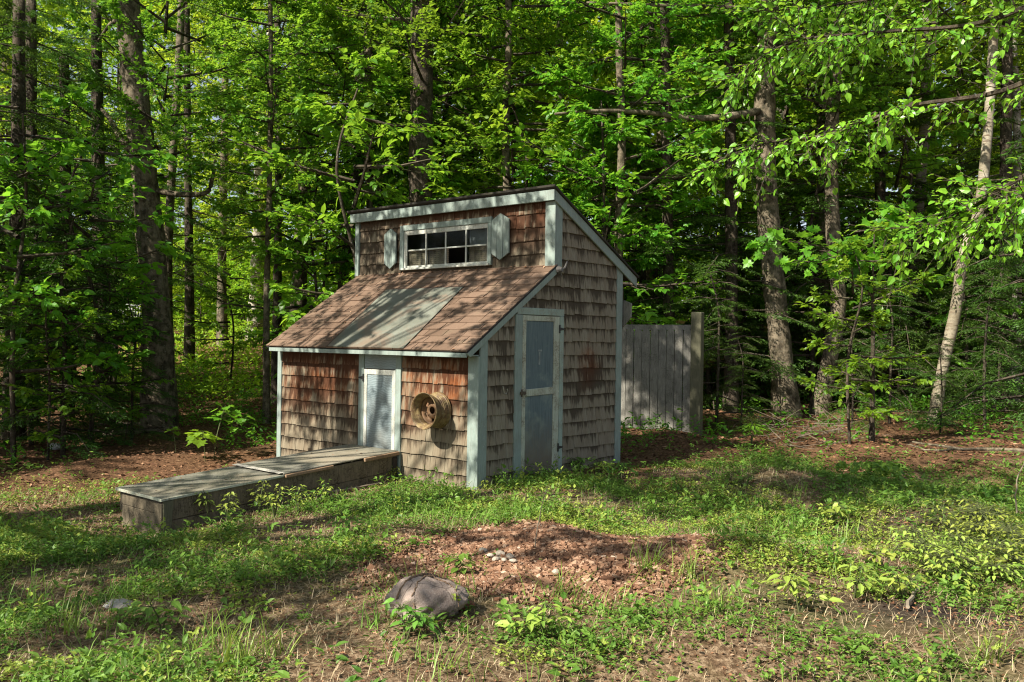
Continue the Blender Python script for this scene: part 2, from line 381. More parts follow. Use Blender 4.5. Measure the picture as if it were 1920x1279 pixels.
_mo = [(a, b) for a, b in _m] + [(a, -b) for a, b in _m[-2:0:-1]]
T_MAPLE = (np.array([(.36, 0, -.05)] + [(a, b, (.05 if abs(b) > .3 else 0) - .10 * a) for a, b in _mo]),
           [np.array([[0, i + 1, (i + 1) % len(_mo) + 1] for i in range(len(_mo))])])
def leaf_arrays(P, D, N, L, W, tmpl, v):
    tv, tf = tmpl; D = unit(D); S = unit(np.cross(N, D)); N = np.cross(D, S)
    n, k = len(P), len(tv); L = np.asarray(L)[:, None, None]; W = np.asarray(W)[:, None, None]
    vs = P[:, None] + D[:, None] * (L * tv[None, :, :1]) + S[:, None] * (W * tv[None, :, 1:2]) + N[:, None] * (L * tv[None, :, 2:3])
    off = (np.arange(n) * k)[:, None, None]
    fs = [(f[None] + off).reshape(-1, f.shape[1]) for f in tf]
    return vs.reshape(-1, 3), fs, np.repeat(v, k)
def join_arrays(parts):
    """parts: (verts, faces, v, material index) -> arguments for mesh_np"""
    vs = []; v = []; by = {}; o = 0
    for a, fs, vv, mi in parts:
        vs.append(a); v.append(vv)
        for f in fs: by.setdefault((f.shape[1], mi), []).append(f + o)
        o += len(a)
    groups = []; idx = []
    for (k, mi), l in by.items():
        g = np.concatenate(l); groups.append(g); idx.append(np.full(len(g), mi, np.int32))
    return np.concatenate(vs), groups, np.concatenate(v), np.concatenate(idx)
def tubes_arrays(A, B, ra, rb, bow=0, k=4):
    """straight or bowed 3-ring tubes from A to B"""
    A = np.asarray(A, float); B = np.asarray(B, float); n = len(A); T = unit(B - A)
    up = np.where(np.abs(T[:, 2:]) < .9, np.array([[0, 0, 1.]]), np.array([[0, 1., 0]])); a = unit(np.cross(T, up)); c = np.cross(T, a)
    w = 2 * PI * np.arange(k) / k; ring = a[:, None] * np.cos(w)[None, :, None] + c[:, None] * np.sin(w)[None, :, None]
    ra = np.broadcast_to(ra, n); rb = np.broadcast_to(rb, n)
    mid = (A + B) / 2 + np.array([0, 0, 1.]) * (np.broadcast_to(bow, n)[:, None])
    vs = np.stack([A[:, None] + ring * ra[:, None, None], mid[:, None] + ring * ((ra + rb) / 2)[:, None, None], B[:, None] + ring * rb[:, None, None]], 1).reshape(-1, 3)
    f = np.array([[r * k + j, r * k + (j + 1) % k, (r + 1) * k + (j + 1) % k, (r + 1) * k + j] for r in range(2) for j in range(k)])
    return vs, [(f[None] + (np.arange(n) * 3 * k)[:, None, None]).reshape(-1, 4)], np.zeros(len(vs))
def sprays(P, D, N, ln, m, leafL, leafW, tmpl, ang=55, flop=.35, droop=.15):
    """leaves set alternately along each twig"""
    n = len(P); D = unit(D); S = unit(np.cross(N, D)); out = []
    j = np.arange(m)
    sgn = np.where(j % 2 == 0, 1., -1.)
    t = (j + .6) / m
    a = np.radians(ang) * (1 - .5 * t)
    pos = P[:, None] + D[:, None] * (ln[:, None] * t)[..., None]
    dr = D[:, None] * np.cos(a)[None, :, None] + S[:, None] * (np.sin(a) * sgn)[None, :, None]
    dr = dr + R.normal(0, .22, dr.shape); dr[..., 2] -= droop
    nn = N[:, None] + R.normal(0, flop, dr.shape)
    L = leafL * R.uniform(.45, 1.3, (n, m)); v = np.clip(np.repeat(R.uniform(.1, .9, n)[:, None], m, 1) + R.normal(0, .26, (n, m)), 0, 1)
    return leaf_arrays(pos.reshape(-1, 3), dr.reshape(-1, 3), nn.reshape(-1, 3), L.ravel(), L.ravel() * leafW, tmpl, v.ravel())

def broad_crown(name, H0, H1, rad, limbs, twigs, per, leafL, mleaf, mbark, tmpl=T_RHOMB, m=9, lift=.25, shape=None, leafW=.75):
    i = np.arange(limbs); z = H0 + (H1 - H0) * (i + R.uniform(0, 1, limbs)) / limbs
    az = i * 2.39996 + R.uniform(-.4, .4, limbs)
    prof = (shape or (lambda t: .55 + .45 * np.sin(PI * np.clip(t, 0, 1) ** .8)))((z - H0) / (H1 - H0))
    ln = rad * prof * R.uniform(.6, 1.15, limbs)
    el = R.uniform(-.05, lift * 2, limbs)
    D = np.stack([np.cos(az) * np.cos(el), np.sin(az) * np.cos(el), np.sin(el)], 1)
    A = np.stack([0 * z, 0 * z, z], 1); B = A + D * ln[:, None]
    parts = [(*tubes_arrays(A, B, .012 + .010 * ln, .006, -.04 * ln), 1)]
    t = R.uniform(.22, 1, (limbs, twigs)); sg = np.where(np.arange(twigs) % 2 == 0, 1., -1.)[None]
    S = unit(np.cross(np.array([0, 0, 1.]), D))
    an = np.radians(R.uniform(25, 65, (limbs, twigs)))
    tp = A[:, None] + D[:, None] * (t * ln[:, None])[..., None]; tp[..., 2] -= (.16 * ln[:, None] * t * (1 - t))
    td = D[:, None] * np.cos(an)[..., None] + S[:, None] * (np.sin(an) * sg)[..., None]; td[..., 2] += R.normal(-.05, .18, td.shape[:2])
    tl = ln[:, None] * R.uniform(.22, .5, (limbs, twigs)) * (1.15 - .6 * t)
    tp = tp.reshape(-1, 3); td = unit(td.reshape(-1, 3)); tl = tl.ravel()
    parts.append((*tubes_arrays(tp, tp + td * tl[:, None], .006, .003, -.02, 3), 1))
    for q in range(per):
        f = (q + .5) / per
        p = tp + td * (tl * f * .75)[:, None]
        d = td + R.normal(0, .35, td.shape); n = np.tile([[0, 0, 1.]], (len(p), 1)) + R.normal(0, .25, td.shape)
        parts.append((*sprays(p, d, n, np.maximum(tl * .55, leafL * 2.2), m, leafL, leafW, tmpl), 0))
    vs, g, v, idx = join_arrays(parts)
    return mesh_np(name, vs, g, [mleaf, mbark], {'v': v}, mat_idx=idx)
def hemlock_crown(name, H0, H1, rad, n, dens=1.0, droop=.25, power=.8, nl=.085, keep_=.85, lo_=.45):
    i = np.arange(n); z = H0 + (H1 - H0) * ((i + R.uniform(0, 1, n)) / n)
    k_ = R.uniform(0, 1, n) < keep_; z = z[k_]; i = i[k_]; n = len(z)
    az = i * 2.39996 + R.uniform(-.5, .5, n); ln = rad * (1.02 - (z - H0) / (H1 - H0)) ** power * R.uniform(lo_, 1.15, n) + .2
    parts = []; P = []; D = []; N = []; L = []
    A = np.stack([0 * z, 0 * z, z], 1); hd = np.stack([np.cos(az), np.sin(az), 0 * az], 1)
    B = A + hd * ln[:, None]; B[:, 2] -= droop * ln * R.uniform(.1, 1.5, n)
    parts.append((*tubes_arrays(A, B, .008 + .006 * ln, .004, .10 * ln), 1))
    for b in range(n):
        k = max(5, int(ln[b] * 15 * dens)); t = np.repeat(np.linspace(.18, 1, k), 2); sg = np.tile([1, -1.], k)
        p = A[b] + (B[b] - A[b]) * t[:, None]; p[:, 2] += .10 * ln[b] * 4 * t * (1 - t) * .5
        s = np.cross([0, 0, 1.], hd[b]); an = np.radians(R.uniform(45, 65, 2 * k))
        d = hd[b] * np.cos(an)[:, None] + s * (np.sin(an) * sg)[:, None]; d[:, 2] += -.18 - .25 * droop + R.normal(0, .1, 2 * k)
        tl = (.30 * ln[b] * (1.1 - t) + .10) * R.uniform(.6, 1.1, 2 * k)
        P.append(p); D.append(unit(d)); L.append(tl)
    P = np.concatenate(P); D = np.concatenate(D); L = np.concatenate(L)
    Nn = np.tile([[0, 0, 1.]], (len(P), 1)) + R.normal(0, .15, P.shape)
    parts.append((*sprays(P, D, Nn, L, 11, nl, .36, T_RHOMB, 58, .25, .05), 0))
    vs, g, v, idx = join_arrays(parts)
    return mesh_np(name, vs, g, [M_HEM, M_BARKD], {'v': v}, mat_idx=idx)

# ================================================================== SHED
SO = V(-1.8, 1.3, 0)
shed = thing('chicken_coop', 'weathered cedar shingled coop with two pitched roofs and blue green trim', 'shed', SO)
def P(mb, name, m, parent=shed, bevel=.004, **k): return mb.build(name, m, parent, SO, bevel, **k)
YC, ZE = 1.29, .1635
SL = 0.672                                              # slope of the lean-to roof
def lean(y): return 1.475 + (y + .22) * SL               # top surface of lean-to roof
def upper(y): return 3.385 + (y - 1.21) * -.5235         # top surface of upper roof

class Shingles:
    def __init__(s): s.v = []; s.f = []; s.a = {k: [] for k in ('v', 'cv', 'warm', 'stain', 'dim')}; s.dim = 0.; s.uv = []
    def add(s, mp, ua, ub, zb, zta, ztb, zc0, ex, warm, stain):
        if max(zta, ztb) - zb < .015 or ub - ua < .012: return
        zta = max(zta, zb + .001); ztb = max(ztb, zb + .001); n = len(s.v)
        ob = .020 + R.uniform(0, .007); ot = .006; jb = R.normal(0, .0035); tl = R.normal(0, .002)
        fr = lambda z: ob + (ot - ob) * min(1, max(0, (z - zc0) / ex))
        pts = [(ua, zb + jb - tl, fr(zb)), (ub, zb + jb + tl, fr(zb)), (ub, ztb, fr(ztb)), (ua, zta, fr(zta)),
               (ua, zb + jb - tl, -.004), (ub, zb + jb + tl, -.004), (ub, ztb, -.004), (ua, zta, -.004)]
        r = R.uniform()
        for u, z, o in pts:
            s.v.append(mp(u, z, o)); s.uv.append((u, z)); s.a['v'].append(r); s.a['cv'].append((z - zc0) / ex)
            s.a['warm'].append(warm(u, z)); s.a['dim'].append(s.dim); s.a['stain'].append(stain(u, z) + (r - .5) * .25)
        s.f += [(n, n + 1, n + 2, n + 3), (n + 4, n + 5, n + 1, n), (n + 4, n, n + 3, n + 7), (n + 1, n + 5, n + 6, n + 2), (n + 3, n + 2, n + 6, n + 7)]
    def wall(s, mp, u0, u1, z0, z1, top, holes=(), warm=lambda u, z: 0, stain=lambda u, z: .5, flip=False):
        zb = z0
        while zb < z1:
            zt = zb + ZE; u = u0; first = True
            while u < u1 - .005:
                w = R.uniform(.075, .215) if not first else R.uniform(.04, .2)
                first = False; ub = min(u + w, u1)
                if u1 - ub < .03: ub = u1
                segs = [u] + sorted(x for h in holes for x in h[:2] if u + .008 < x < ub - .008) + [ub]
                for a, b in zip(segs[:-1], segs[1:]):
                    mid = (a + b) / 2; lo, hi = zb, zt
                    for h in holes:
                        if h[0] <= mid <= h[1]:
                            if h[2] <= lo < h[3]: lo = min(h[3], hi)
                            if h[2] < hi and h[3] >= hi: hi = max(min(h[2], hi), lo)
                    g = .0022
                    s.add(mp, a + g, b - g, lo, min(hi + .006, top(a)), min(hi + .006, top(b)), zb, ZE, warm, stain)
                u = ub
            zb = zt
    def build(s, name):
        return link(name, mesh_np(name, np.array(s.v) - SO, [np.array(s.f)], M_SHING, s.a, s.uv), shed)
Z0 = .101 - ZE
n2 = lambda u, z, k=1.: math.sin(u * 5.1 * k + 1.3) * math.sin(z * 6.3 * k + u * 2.2)
# front wall (faces -y)
for ua, ub in ((-3.56, -1.955), (-1.196, -.128)):
    sh = Shingles(); sh.dim = 1.
    sh.wall(lambda u, z, o: (u, -o, z), ua, ub, Z0, 1.40, lambda u: 1.40, (),
            warm=lambda u, z: min(1, max(0, (z - .46) * 1.75 + n2(u, z) * .35)), stain=lambda u, z: .56 + (.14 if u < -1.9 else 0) + .16 * n2(u, z) - .16 * (z < .5) + .25 * (z > 1.24))  # real staining, plus eave shade painted into the top course
    sh.build('front_wall')
# clerestory wall
WX0, WX1, WZ0, WZ1 = -2.69, -.99, 2.52, 3.13
sh = Shingles(); sh.dim = .8
sh.wall(lambda u, z, o: (u, YC + .02 - o, z), -3.57, -.12, 2.46, 3.26, lambda u: 3.27, [(WX0, WX1, WZ0 - .2, WZ1)],
        warm=lambda u, z: min(1, max(0, (z - 2.72) * 1.7 + (u + 1.2) * .25 + n2(u, z) * .3)), stain=lambda u, z: .98 + .12 * n2(u, z))
sh.build('clerestory_wall')
# side wall (faces +x)
def side_top(u):
    return lean(u) - .06 if u < 1.404 else upper(u) - .05
sh = Shingles()
sh.wall(lambda u, z, o: (o, u, z), .117, 2.591, Z0, 3.3, side_top, [(.575, 1.46, -1, 1.955), (1.0, 1.404, 2.44, 4)],
        warm=lambda u, z: .9 * min(1, max(0, 1.5 - abs(u - 2.0) / .22 - abs(z - 1.28) / .30)), stain=lambda u, z: .54 + .16 * n2(u, z, .8) - .2 * (z < .45) + (.55 * max(0, 1 - abs(u - 2.0) / .36 - abs(z - 1.2) / .55)))
sh.build('side_wall')
# plain far walls, sheathing and floor behind the cladding: the coop is hollow
b = MB().box(-3.63, -.02, .0, .03, -.2, 1.40)
b.prism([(0, -.2), (2.7, -.2), (2.7, upper(2.7) - .06), (1.30, upper(1.3) - .06), (1.30, lean(1.3) - .06), (.0, lean(0) - .06)], 0, -.035, -.004)
b.prism([(0, -.2), (2.7, -.2), (2.7, upper(2.7) - .06), (1.30, upper(1.3) - .06), (1.30, lean(1.3) - .06), (.0, lean(0) - .06)], 0, -3.65, -3.62)
b.box(-3.615, -.04, 2.67, 2.70, -.2, upper(2.7) - .07)
y0, y1 = YC + .02, YC + .05
b.box(-3.615, WX0 + .02, y0, y1, 2.40, 3.28); b.box(WX1 - .02, -.04, y0, y1, 2.40, 3.28)
b.box(WX0 + .021, WX1 - .021, y0, y1, WZ1 - .02, 3.28); b.box(WX0 + .021, WX1 - .021, y0, y1, 2.40, WZ0 + .01)
b.box(-3.615, -.04, .035, 2.665, -.1, -.06)
P(b, 'sheathing', M_DARKW, bevel=0)

# lean-to roof: deck, tabs, sheet
X0R, X1R = -3.62, .048
SD = V(0, 1, SL); SLEN = np.linalg.norm(SD); SD = SD / SLEN; RN = V(0, -SL, 1) / SLEN; LR = 1.52 * SLEN
E0 = V(0, -.225, lean(-.225) - .012)
roof = P(MB().prism([(-.222, lean(-.222) - .036), (1.30, lean(1.30) - .036), (1.30, lean(1.30) - .012), (-.222, lean(-.222) - .012)], 0, X0R, X1R),
         'lower_roof', plain('dark_drip_edge', (.03, .027, .024), .8), bevel=0)
def tabs(name, x0, x1, parent):
    vs = []; fs = []; vv = []; ex = .138; k = 0; s = 0
    while s < LR - .01:
        x = x0 - R.uniform(0, .3); e = min(ex + .012, LR - s)
        while x < x1:
            w = .305; a, c = max(x + .005, x0), min(x + w - .005, x1)
            if c - a > .02:
                n = len(vs); j = R.normal(0, .002); lift = .011 + abs(R.normal(0, .002)) + (.006 if R.uniform() < .06 else 0)
                q = [(a, s + j - .008, lift), (c, s + j - .008, lift + R.normal(0, .0015)), (c, s + e, .004), (a, s + e, .004)]
                for u, t, o in q: vs.append(V(u, 0, 0) + E0 + SD * t + RN * o)
                for u, t, o in q: vs.append(V(u, 0, 0) + E0 + SD * t + RN * -.001)
                fs += [(n, n + 1, n + 2, n + 3), (n + 4, n + 5, n + 1, n), (n + 7, n + 4, n, n + 3), (n + 5, n + 6, n + 2, n + 1)]
                vv += [R.uniform()] * 8
            x += w
        s += ex
    return link(name, mesh_np(name, np.array(vs) - SO, [np.array(fs)], roof_mat(), {'v': vv}), parent)
tabs('shingle_cover', X0R, X1R - .004, roof)
def on_roof(px, py):
    d = ray(px, py); o = E0 + RN * .018; t = ((o - CAM) @ RN) / (d @ RN); p = CAM + d * t; return p[0], (p - E0) @ SD
c4 = [on_roof(614, 650), on_roof(748, 655), on_roof(868, 538.5), on_roof(724, 544)]
c4 = [(c4[0][0], -.006), (c4[1][0] + .05, -.006), c4[2], (c4[3][0], c4[2][1])]
b = MB(); pt = lambda q, o: V(q[0], 0, 0) + E0 + SD * q[1] + RN * o
b.hexa([pt(q, .014) for q in c4] + [pt(q, .024) for q in c4]); P(b, 'roof_panel', skylight_mat(), roof, .002)
b = MB(); l0, l1 = c4[0], c4[3]
b.hexa([pt(q, .013) for q in ((l0[0] - .045, l0[1]), (l0[0] - .001, l0[1]), (l1[0] - .001, l1[1]), (l1[0] - .03, l1[1]))] +
       [pt(q, .017) for q in ((l0[0] - .045, l0[1]), (l0[0] - .001, l0[1]), (l1[0] - .001, l1[1]), (l1[0] - .03, l1[1]))])
b.hexa([pt(q, .013) for q in ((c4[3][0] - .02, c4[3][1] + .001), (c4[2][0], c4[2][1] + .001), (c4[2][0], c4[2][1] + .03), (c4[3][0] - .02, c4[3][1] + .03))] +
       [pt(q, .018) for q in ((c4[3][0] - .02, c4[3][1] + .001), (c4[2][0], c4[2][1] + .001), (c4[2][0], c4[2][1] + .03), (c4[3][0] - .02, c4[3][1] + .03))])
P(b, 'flashing', plain('rusty_flashing', (.075, .042, .028), .8, vs=20), roof, 0)  # dark rusty strip drawn for the gap along the panel's edge
# upper roof
ur = P(MB().prism([(1.175, upper(1.175) - .016), (1.175, upper(1.175) + .012), (3.02, upper(3.02) + .012), (3.02, upper(3.02) - .016)], 0, -3.74, .085),
       'upper_roof', roof_mat('dark_asphalt', (.035, .032, .026), (.085, .075, .058)), bevel=.003)
P(MB().prism([(1.31, upper(1.31) - .06), (3.0, upper(3.0) - .06), (3.0, upper(3.0) - .0175), (1.31, upper(1.31) - .0175)], 0, -3.66, -.001), 'roof_deck', M_DARKW, ur, 0)

# trim
P(MB().box(-3.70, .055, 1.205, 1.235, 3.235, upper(1.22) - .018), 'upper_fascia', M_TRIM)
P(MB().box(-3.57, .022, -.222, -.200, 1.388, lean(-.2) - .038), 'lower_fascia', M_TRIM)
P(MB().box(-3.56, .020, -.199, -.022, 1.404, 1.418), 'soffit', M_TRIM, bevel=0)
for nm, f, ya, yb, hh, xx in (('upper_rake_board', upper, 1.236, 3.0, .145, (.036, .060)), ('lower_rake_board', lean, -.224, 1.285, .118, (.026, .047))):
    q = [(ya, f(ya) - hh), (yb, f(yb) - hh), (yb, f(yb) - (.018 if f is upper else .037)), (ya, f(ya) - (.018 if f is upper else .037))]
    if f is lean: q = [(ya, 1.432), (ya + .05, 1.395), (yb, f(yb) - hh), (yb, f(yb) - .037), (ya, f(ya) - .037)]
    P(MB().prism(q, 0, *xx), nm, M_TRIM)
def board(name, x0, x1, y0, y1, z0, z1, m=M_TRIM, parent=shed, **k): return P(MB().box(x0, x1, y0, y1, z0, z1), name, m, parent, **k)
ct = board('corner_trim', -.128, .030, -.030, -.001, -.09, 1.402)
P(MB().prism([(0, -.09), (.117, -.09), (.117, lean(.117) - .09), (.0, lean(0) - .09)], 0, .001, .030), 'corner_trim', M_TRIM)
board('corner_trim', -3.650, -3.562, -.030, -.001, -.25, 1.402)
P(MB().prism([(2.591, -.05), (2.715, -.05), (2.715, upper(2.715) - .10), (2.591, upper(2.591) - .10)], 0, .001, .030), 'corner_trim', M_TRIM)
board('corner_trim', -.12, .032, 1.262, YC - .001, 2.455, 3.236)
P(MB().prism([(YC, 2.455), (1.406, 2.455), (1.406, upper(1.406) - .1), (YC, upper(YC) - .1)], 0, .001, .032), 'corner_trim', M_TRIM)
board('corner_trim', -3.650, -3.572, 1.262, YC + .01, 2.46, 3.236)

# clerestory window
wf = thing('window_frame_root', None, None, SO) if 0 else None
w = P(MB().box(WX0, WX1, 1.262, 1.302, WZ1 - .075, WZ1), 'window', M_TRIM)
P(MB().box(WX0, WX0 + .075, 1.262, 1.302, WZ0, WZ1 - .076), 'frame', M_TRIM, w); P(MB().box(WX1 - .06, WX1, 1.262, 1.302, WZ0, WZ1 - .076), 'frame', M_TRIM, w)
P(MB().box(WX0 + .05, WX1 - .02, 1.240, 1.290, WZ0 - .005, WZ0 + .022), 'sill', M_WHITE, w)
sx0, sx1, sz0, sz1 = WX0 + .076, WX1 - .061, WZ0 + .024, WZ1 - .077
b = MB().box(sx0, sx0 + .055, 1.276, 1.302, sz0, sz1).box(sx1 - .02, sx1, 1.276, 1.302, sz0, sz1)
b.box(sx0 + .056, sx1 - .021, 1.276, 1.302, sz1 - .06, sz1).box(sx0 + .056, sx1 - .021, 1.276, 1.302, sz0, sz0 + .028)
ix0, ix1, iz0, iz1 = sx0 + .056, sx1 - .021, sz0 + .029, sz1 - .061
cw = (ix1 - ix0) / 4; zm = iz0 + (iz1 - iz0) * .50
for k in (1, 2, 3): b.box(ix0 + cw * k - .011, ix0 + cw * k + .011, 1.279, 1.300, iz0, iz1)
for k in range(4): b.box(ix0 + cw * k + .012, ix0 + cw * (k + 1) - .012, 1.280, 1.299, zm - .010, zm + .010)
P(b, 'sash', M_WHITE, w, .003)
b = MB()
for k in range(4):
    b.box(ix0 + cw * k + .002, ix0 + cw * (k + 1) - .002, 1.2895, 1.2915, zm + .002, iz1)
    if k != 2: b.box(ix0 + cw * k + .002, ix0 + cw * (k + 1) - .002, 1.2895, 1.2915, iz0, zm - .002)
P(b, 'pane', glass_mat(), w, 0)
def peg_mat():
    m, nt, out = mat('pegboard'); bb = NB(nt); o = bb.coord('Object')
    s = bb.n('ShaderNodeSeparateXYZ'); bb.l(o, s.inputs[0])
    def saw(x): return bb.math('ABSOLUTE', bb.math('SUBTRACT', bb.math('FRACT', bb.math('MULTIPLY', x, 38.0)), .5))
    d = bb.math('POWER', bb.math('ADD', bb.math('POWER', saw(s.outputs['X']), 2.0), bb.math('POWER', saw(s.outputs['Z']), 2.0)), .5)
    n = bb.noise(o, 5, 4, .6)
    c = bb.mix(bb.ramp(n, [(.35, 0.), (.65, 1.)]), (.12, .085, .06), (.36, .29, .22))
    c = bb.mix(bb.math('LESS_THAN', d, .2), c, (.02, .015, .01)); bb.bsdf(out, c, .9); return m
M_PEG = peg_mat()
for k in (0, 1, 3): P(MB().box(ix0 + cw * k - .01, ix0 + cw * (k + 1) + .008, 1.322 + .012 * k, 1.328 + .012 * k, iz0 - .01, zm + .01), 'pegboard', M_PEG, w, 0)
P(MB().box(ix0 + cw * 3 - .02, ix1 + .01, 1.375, 1.379, zm, iz1 + .02), 'curtain', plain('grey_curtain', (.22, .23, .25), .9, vs=3), w, 0)

# shutters with pointed ends, three boards each
def shutter(x0, x1, z0, zs0, zs1, z1, name='shutter'):
    b = MB(); w3 = (x1 - x0) / 3; xm = (x0 + x1) / 2
    zt = lambda x: zs1 + (z1 - zs1) * (1 - abs(x - xm) / (xm - x0)); zb = lambda x: zs0 - (zs0 - z0) * (1 - abs(x - xm) / (xm - x0))
    for k in range(3):
        a, c = x0 + w3 * k + .003, x0 + w3 * (k + 1) - .003; o = R.uniform(0, .004)
        pl = [(a, zb(a)), (c, zb(c)), (c, zt(c)), (a, zt(a))] if k != 1 else [(a, zb(a)), (xm, zb(xm)), (c, zb(c)), (c, zt(c)), (xm, zt(xm)), (a, zt(a))]
        b.prism(pl, 1, 1.252 - o, 1.278 - o)
    b.box(x0 + .03, x1 - .03, 1.279, 1.29, zs0 + .05, zs0 + .1).box(x0 + .03, x1 - .03, 1.279, 1.29, zs1 - .1, zs1 - .05)
    P(b, name, M_TRIM, bevel=.003)
shutter(-3.00, -2.755, 2.545, 2.625, 3.03, 3.105)
shutter(-.975, -.685, 2.575, 2.66, 3.075, 3.155)

# small front door over the run
fx0, fx1 = -1.955, -1.196
board('door_casing', fx0, -1.863, -.036, -.001, -.15, 1.402); board('door_casing', -1.288, fx1, -.036, -.001, -.03, 1.402)
board('header_panel', -1.862, -1.289, -.018, -.001, 1.215, 1.402, ply_mat('header_ply', (.20, .25, .26), (.26, .31, .315), (.15, .15, .13)))
d1 = board('small_door', -1.800, -1.352, -.026, -.006, .10, 1.142, ply_mat('blue_ply', (.155, .20, .215), (.235, .29, .305), (.12, .115, .095)))
b = MB().box(-1.860, -1.801, -.034, -.004, .05, 1.205).box(-1.351, -1.292, -.034, -.004, .05, 1.205).box(-1.800, -1.352, -.034, -.004, 1.143, 1.205)
P(b, 'stile', M_WHITE, d1)
def hinge(parent, x, y, z, axis, s=1):
    b = MB()
    if axis == 'y': b.box(x - .018, x + .004, y - .008, y, z - .045, z + .045).prism([(x - .018, z - .02), (x - .10 * s, z - .006), (x - .10 * s, z + .006), (x - .018, z + .02)], 1, y - .006, y)
    else: b.box(x, x + .008, y - .012, y + .010, z - .05, z + .05).prism([(y + .008, z - .02), (y + .085, z - .008), (y + .085, z + .008), (y + .008, z + .02)], 0, x, x + .007)
    P(b, 'hinge', M_IRON, parent, .002)
hinge(d1, -1.855, -.037, 1.10, 'y')
# tall side door
board('door_casing', .001, .034, .575, .695, -.02, 1.872, M_TRIM); board('door_casing', .001, .034, 1.388, 1.46, .0, 1.872, M_CASE)
board('header', .001, .034, .60, 1.465, 1.875, 1.955, M_CASE)
lean_x = lambda y, z: y + (.0 if z > 1 else -.004)
d2 = P(MB().box(.004, .020, .765, 1.275, -.005, 1.803), 'tall_door', panel_mat())
P(MB().box(.004, .030, .700, .764, .0, 1.868).box(.004, .030, 1.276, 1.384, -.012, 1.868), 'stile', M_STILE, d2)
P(MB().box(.004, .029, .765, 1.275, 1.805, 1.868), 'rail', M_STILE, d2); P(MB().hexa([(.021, .765, .940), (.034, .765, .940), (.034, 1.275, .952), (.021, 1.275, .952), (.021, .765, 1.020), (.034, .765, 1.020), (.034, 1.275, 1.036), (.021, 1.275, 1.036)]), 'rail', M_STILE, d2)
hinge(d2, .034, 1.375, 1.72, 'x'); hinge(d2, .034, 1.375, .31, 'x')
P(MB().box(.034, .056, .655, .745, .965, 1.0).box(.0345, .045, .675, .70, .94, 1.025), 'latch', plain('rusty_latch', (.10, .075, .05), .7), d2)
P(MB().box(.020, .024, .98, 1.06, 1.455, 1.475).box(.020, .023, 1.0, 1.03, 1.3, 1.45), 'hasp', plain('grey_hasp', (.26, .30, .29), .6), d2, 0)
hk = [V(.03, .37, 1.07), V(.034, .375, 1.03), V(.038, .39, .99), V(.045, .415, .985), V(.048, .43, 1.02), V(.045, .425, 1.04)]
P(MB().tube(hk, .006, 6), 'wire_hook', plain('bare_wire', (.42, .40, .34), .4, .6), bevel=0)
# insulator knob at the step of the two roofs
P(MB().tube([V(.03, 1.315, 2.42), V(.05, 1.315, 2.42), V(.06, 1.315, 2.42), V(.105, 1.315, 2.42)], [.03, .05, .05, .022], 10).tube([V(.08, 1.33, 2.42), V(.08, 1.40, 2.45), V(.07, 1.455, 2.53)], [.010, .012, .009], 6)
  .tube([V(.085, 1.315, 2.40), V(.07, 1.35, 2.345)], .009, 6), 'insulator', plain('grey_porcelain', (.13, .12, .11), .5), bevel=0)
# rear shutter seen edge on beyond the back corner
P(MB().prism([(-.02, 1.74), (.13, 1.90), (.13, 2.08), (.02, 2.12), (-.3, 2.12), (-.3, 1.74)], 1, 2.76, 2.785), 'rear_shutter', M_FENCE)

# ================================================================== RUN
RO = V(-1.66, -1.5, -.1)
run = thing('wooden_run', 'long low weathered plywood box run leading up to the small coop door', 'run', RO)
def Q(mb, name, m, parent=run, bevel=.004, **k): return mb.build(name, m, parent, RO, bevel, **k)
xn, xf, yE, yW = -1.236, -2.082, -2.90, -.045
def top(y): return .258 + (y + .05) * (.258 - .078) / 2.85
def bot(y): return -.12 + (y + .05) * .20 / 2.85
def plank(x0, x1, ya, yb, za, zb):                   # za, zb: functions of y
    return [(x0, ya, za(ya)), (x1, ya, za(ya)), (x1, yb, za(yb)), (x0, yb, za(yb)), (x0, ya, zb(ya)), (x1, ya, zb(ya)), (x1, yb, zb(yb)), (x0, yb, zb(yb))]
m1 = lambda y: top(y) - .215
for x0, x1 in ((xn - .024, xn), (xf, xf + .024)):
    Q(MB().hexa(plank(x0, x1, yE, yW, m1, lambda y: top(y) - .016)), 'side_board', M_GREYW)
    Q(MB().hexa(plank(x0 + .002, x1 - .004, yE + .02, -1.43, lambda y: bot(y) - .12, lambda y: m1(y) - .006)), 'side_board', M_GREYW)
    Q(MB().hexa(plank(x0 + .003, x1 - .002, -1.425, yW, lambda y: bot(y) - .12, lambda y: m1(y) - .004)), 'side_board', M_GREYW)
Q(MB().box(xf + .025, xn - .025, yE, yE + .022, -.075, top(yE) - .045), 'end_board', M_GREYW)
Q(MB().box(xf + .025, xn - .025, yE + .003, yE + .022, -.42, -.079), 'end_board', M_GREYW)
Q(MB().box(xn - .12, xn + .002, yE - .022, yE - .001, -.42, top(yE) - .05), 'post', M_GREYW)
Q(MB().hexa([(xn + .001, yE + .0, -.42), (xn + .022, yE + .0, -.42), (xn + .022, yE + .06, -.42), (xn + .001, yE + .06, -.42), (xn + .001, yE - .01, top(yE) - .022), (xn + .022, yE - .01, top(yE) - .022), (xn + .022, yE + .09, top(yE) - .018), (xn + .001, yE + .09, top(yE) - .018)]), 'post', M_POST)
Q(MB().box(xn + .001, xn + .022, -.115, -.05, -.2, .20), 'post', plain('dark_post', (.05, .04, .03), .9))
Q(MB().box(xn + .001, xn + .020, -1.40, -1.365, -.3, -.06), 'post', M_POST)
M_LID = lid_mat()
Q(MB().hexa(plank(xf - .02, xn + .025, yE - .03, -1.565, lambda y: top(y) - .014, lambda y: top(y) + .002)), 'lid', M_LID)
Q(MB().hexa(plank(xf - .02, xn + .025, -1.61, yW, lambda y: top(y) + .004, lambda y: top(y) + .020)), 'lid', M_LID)
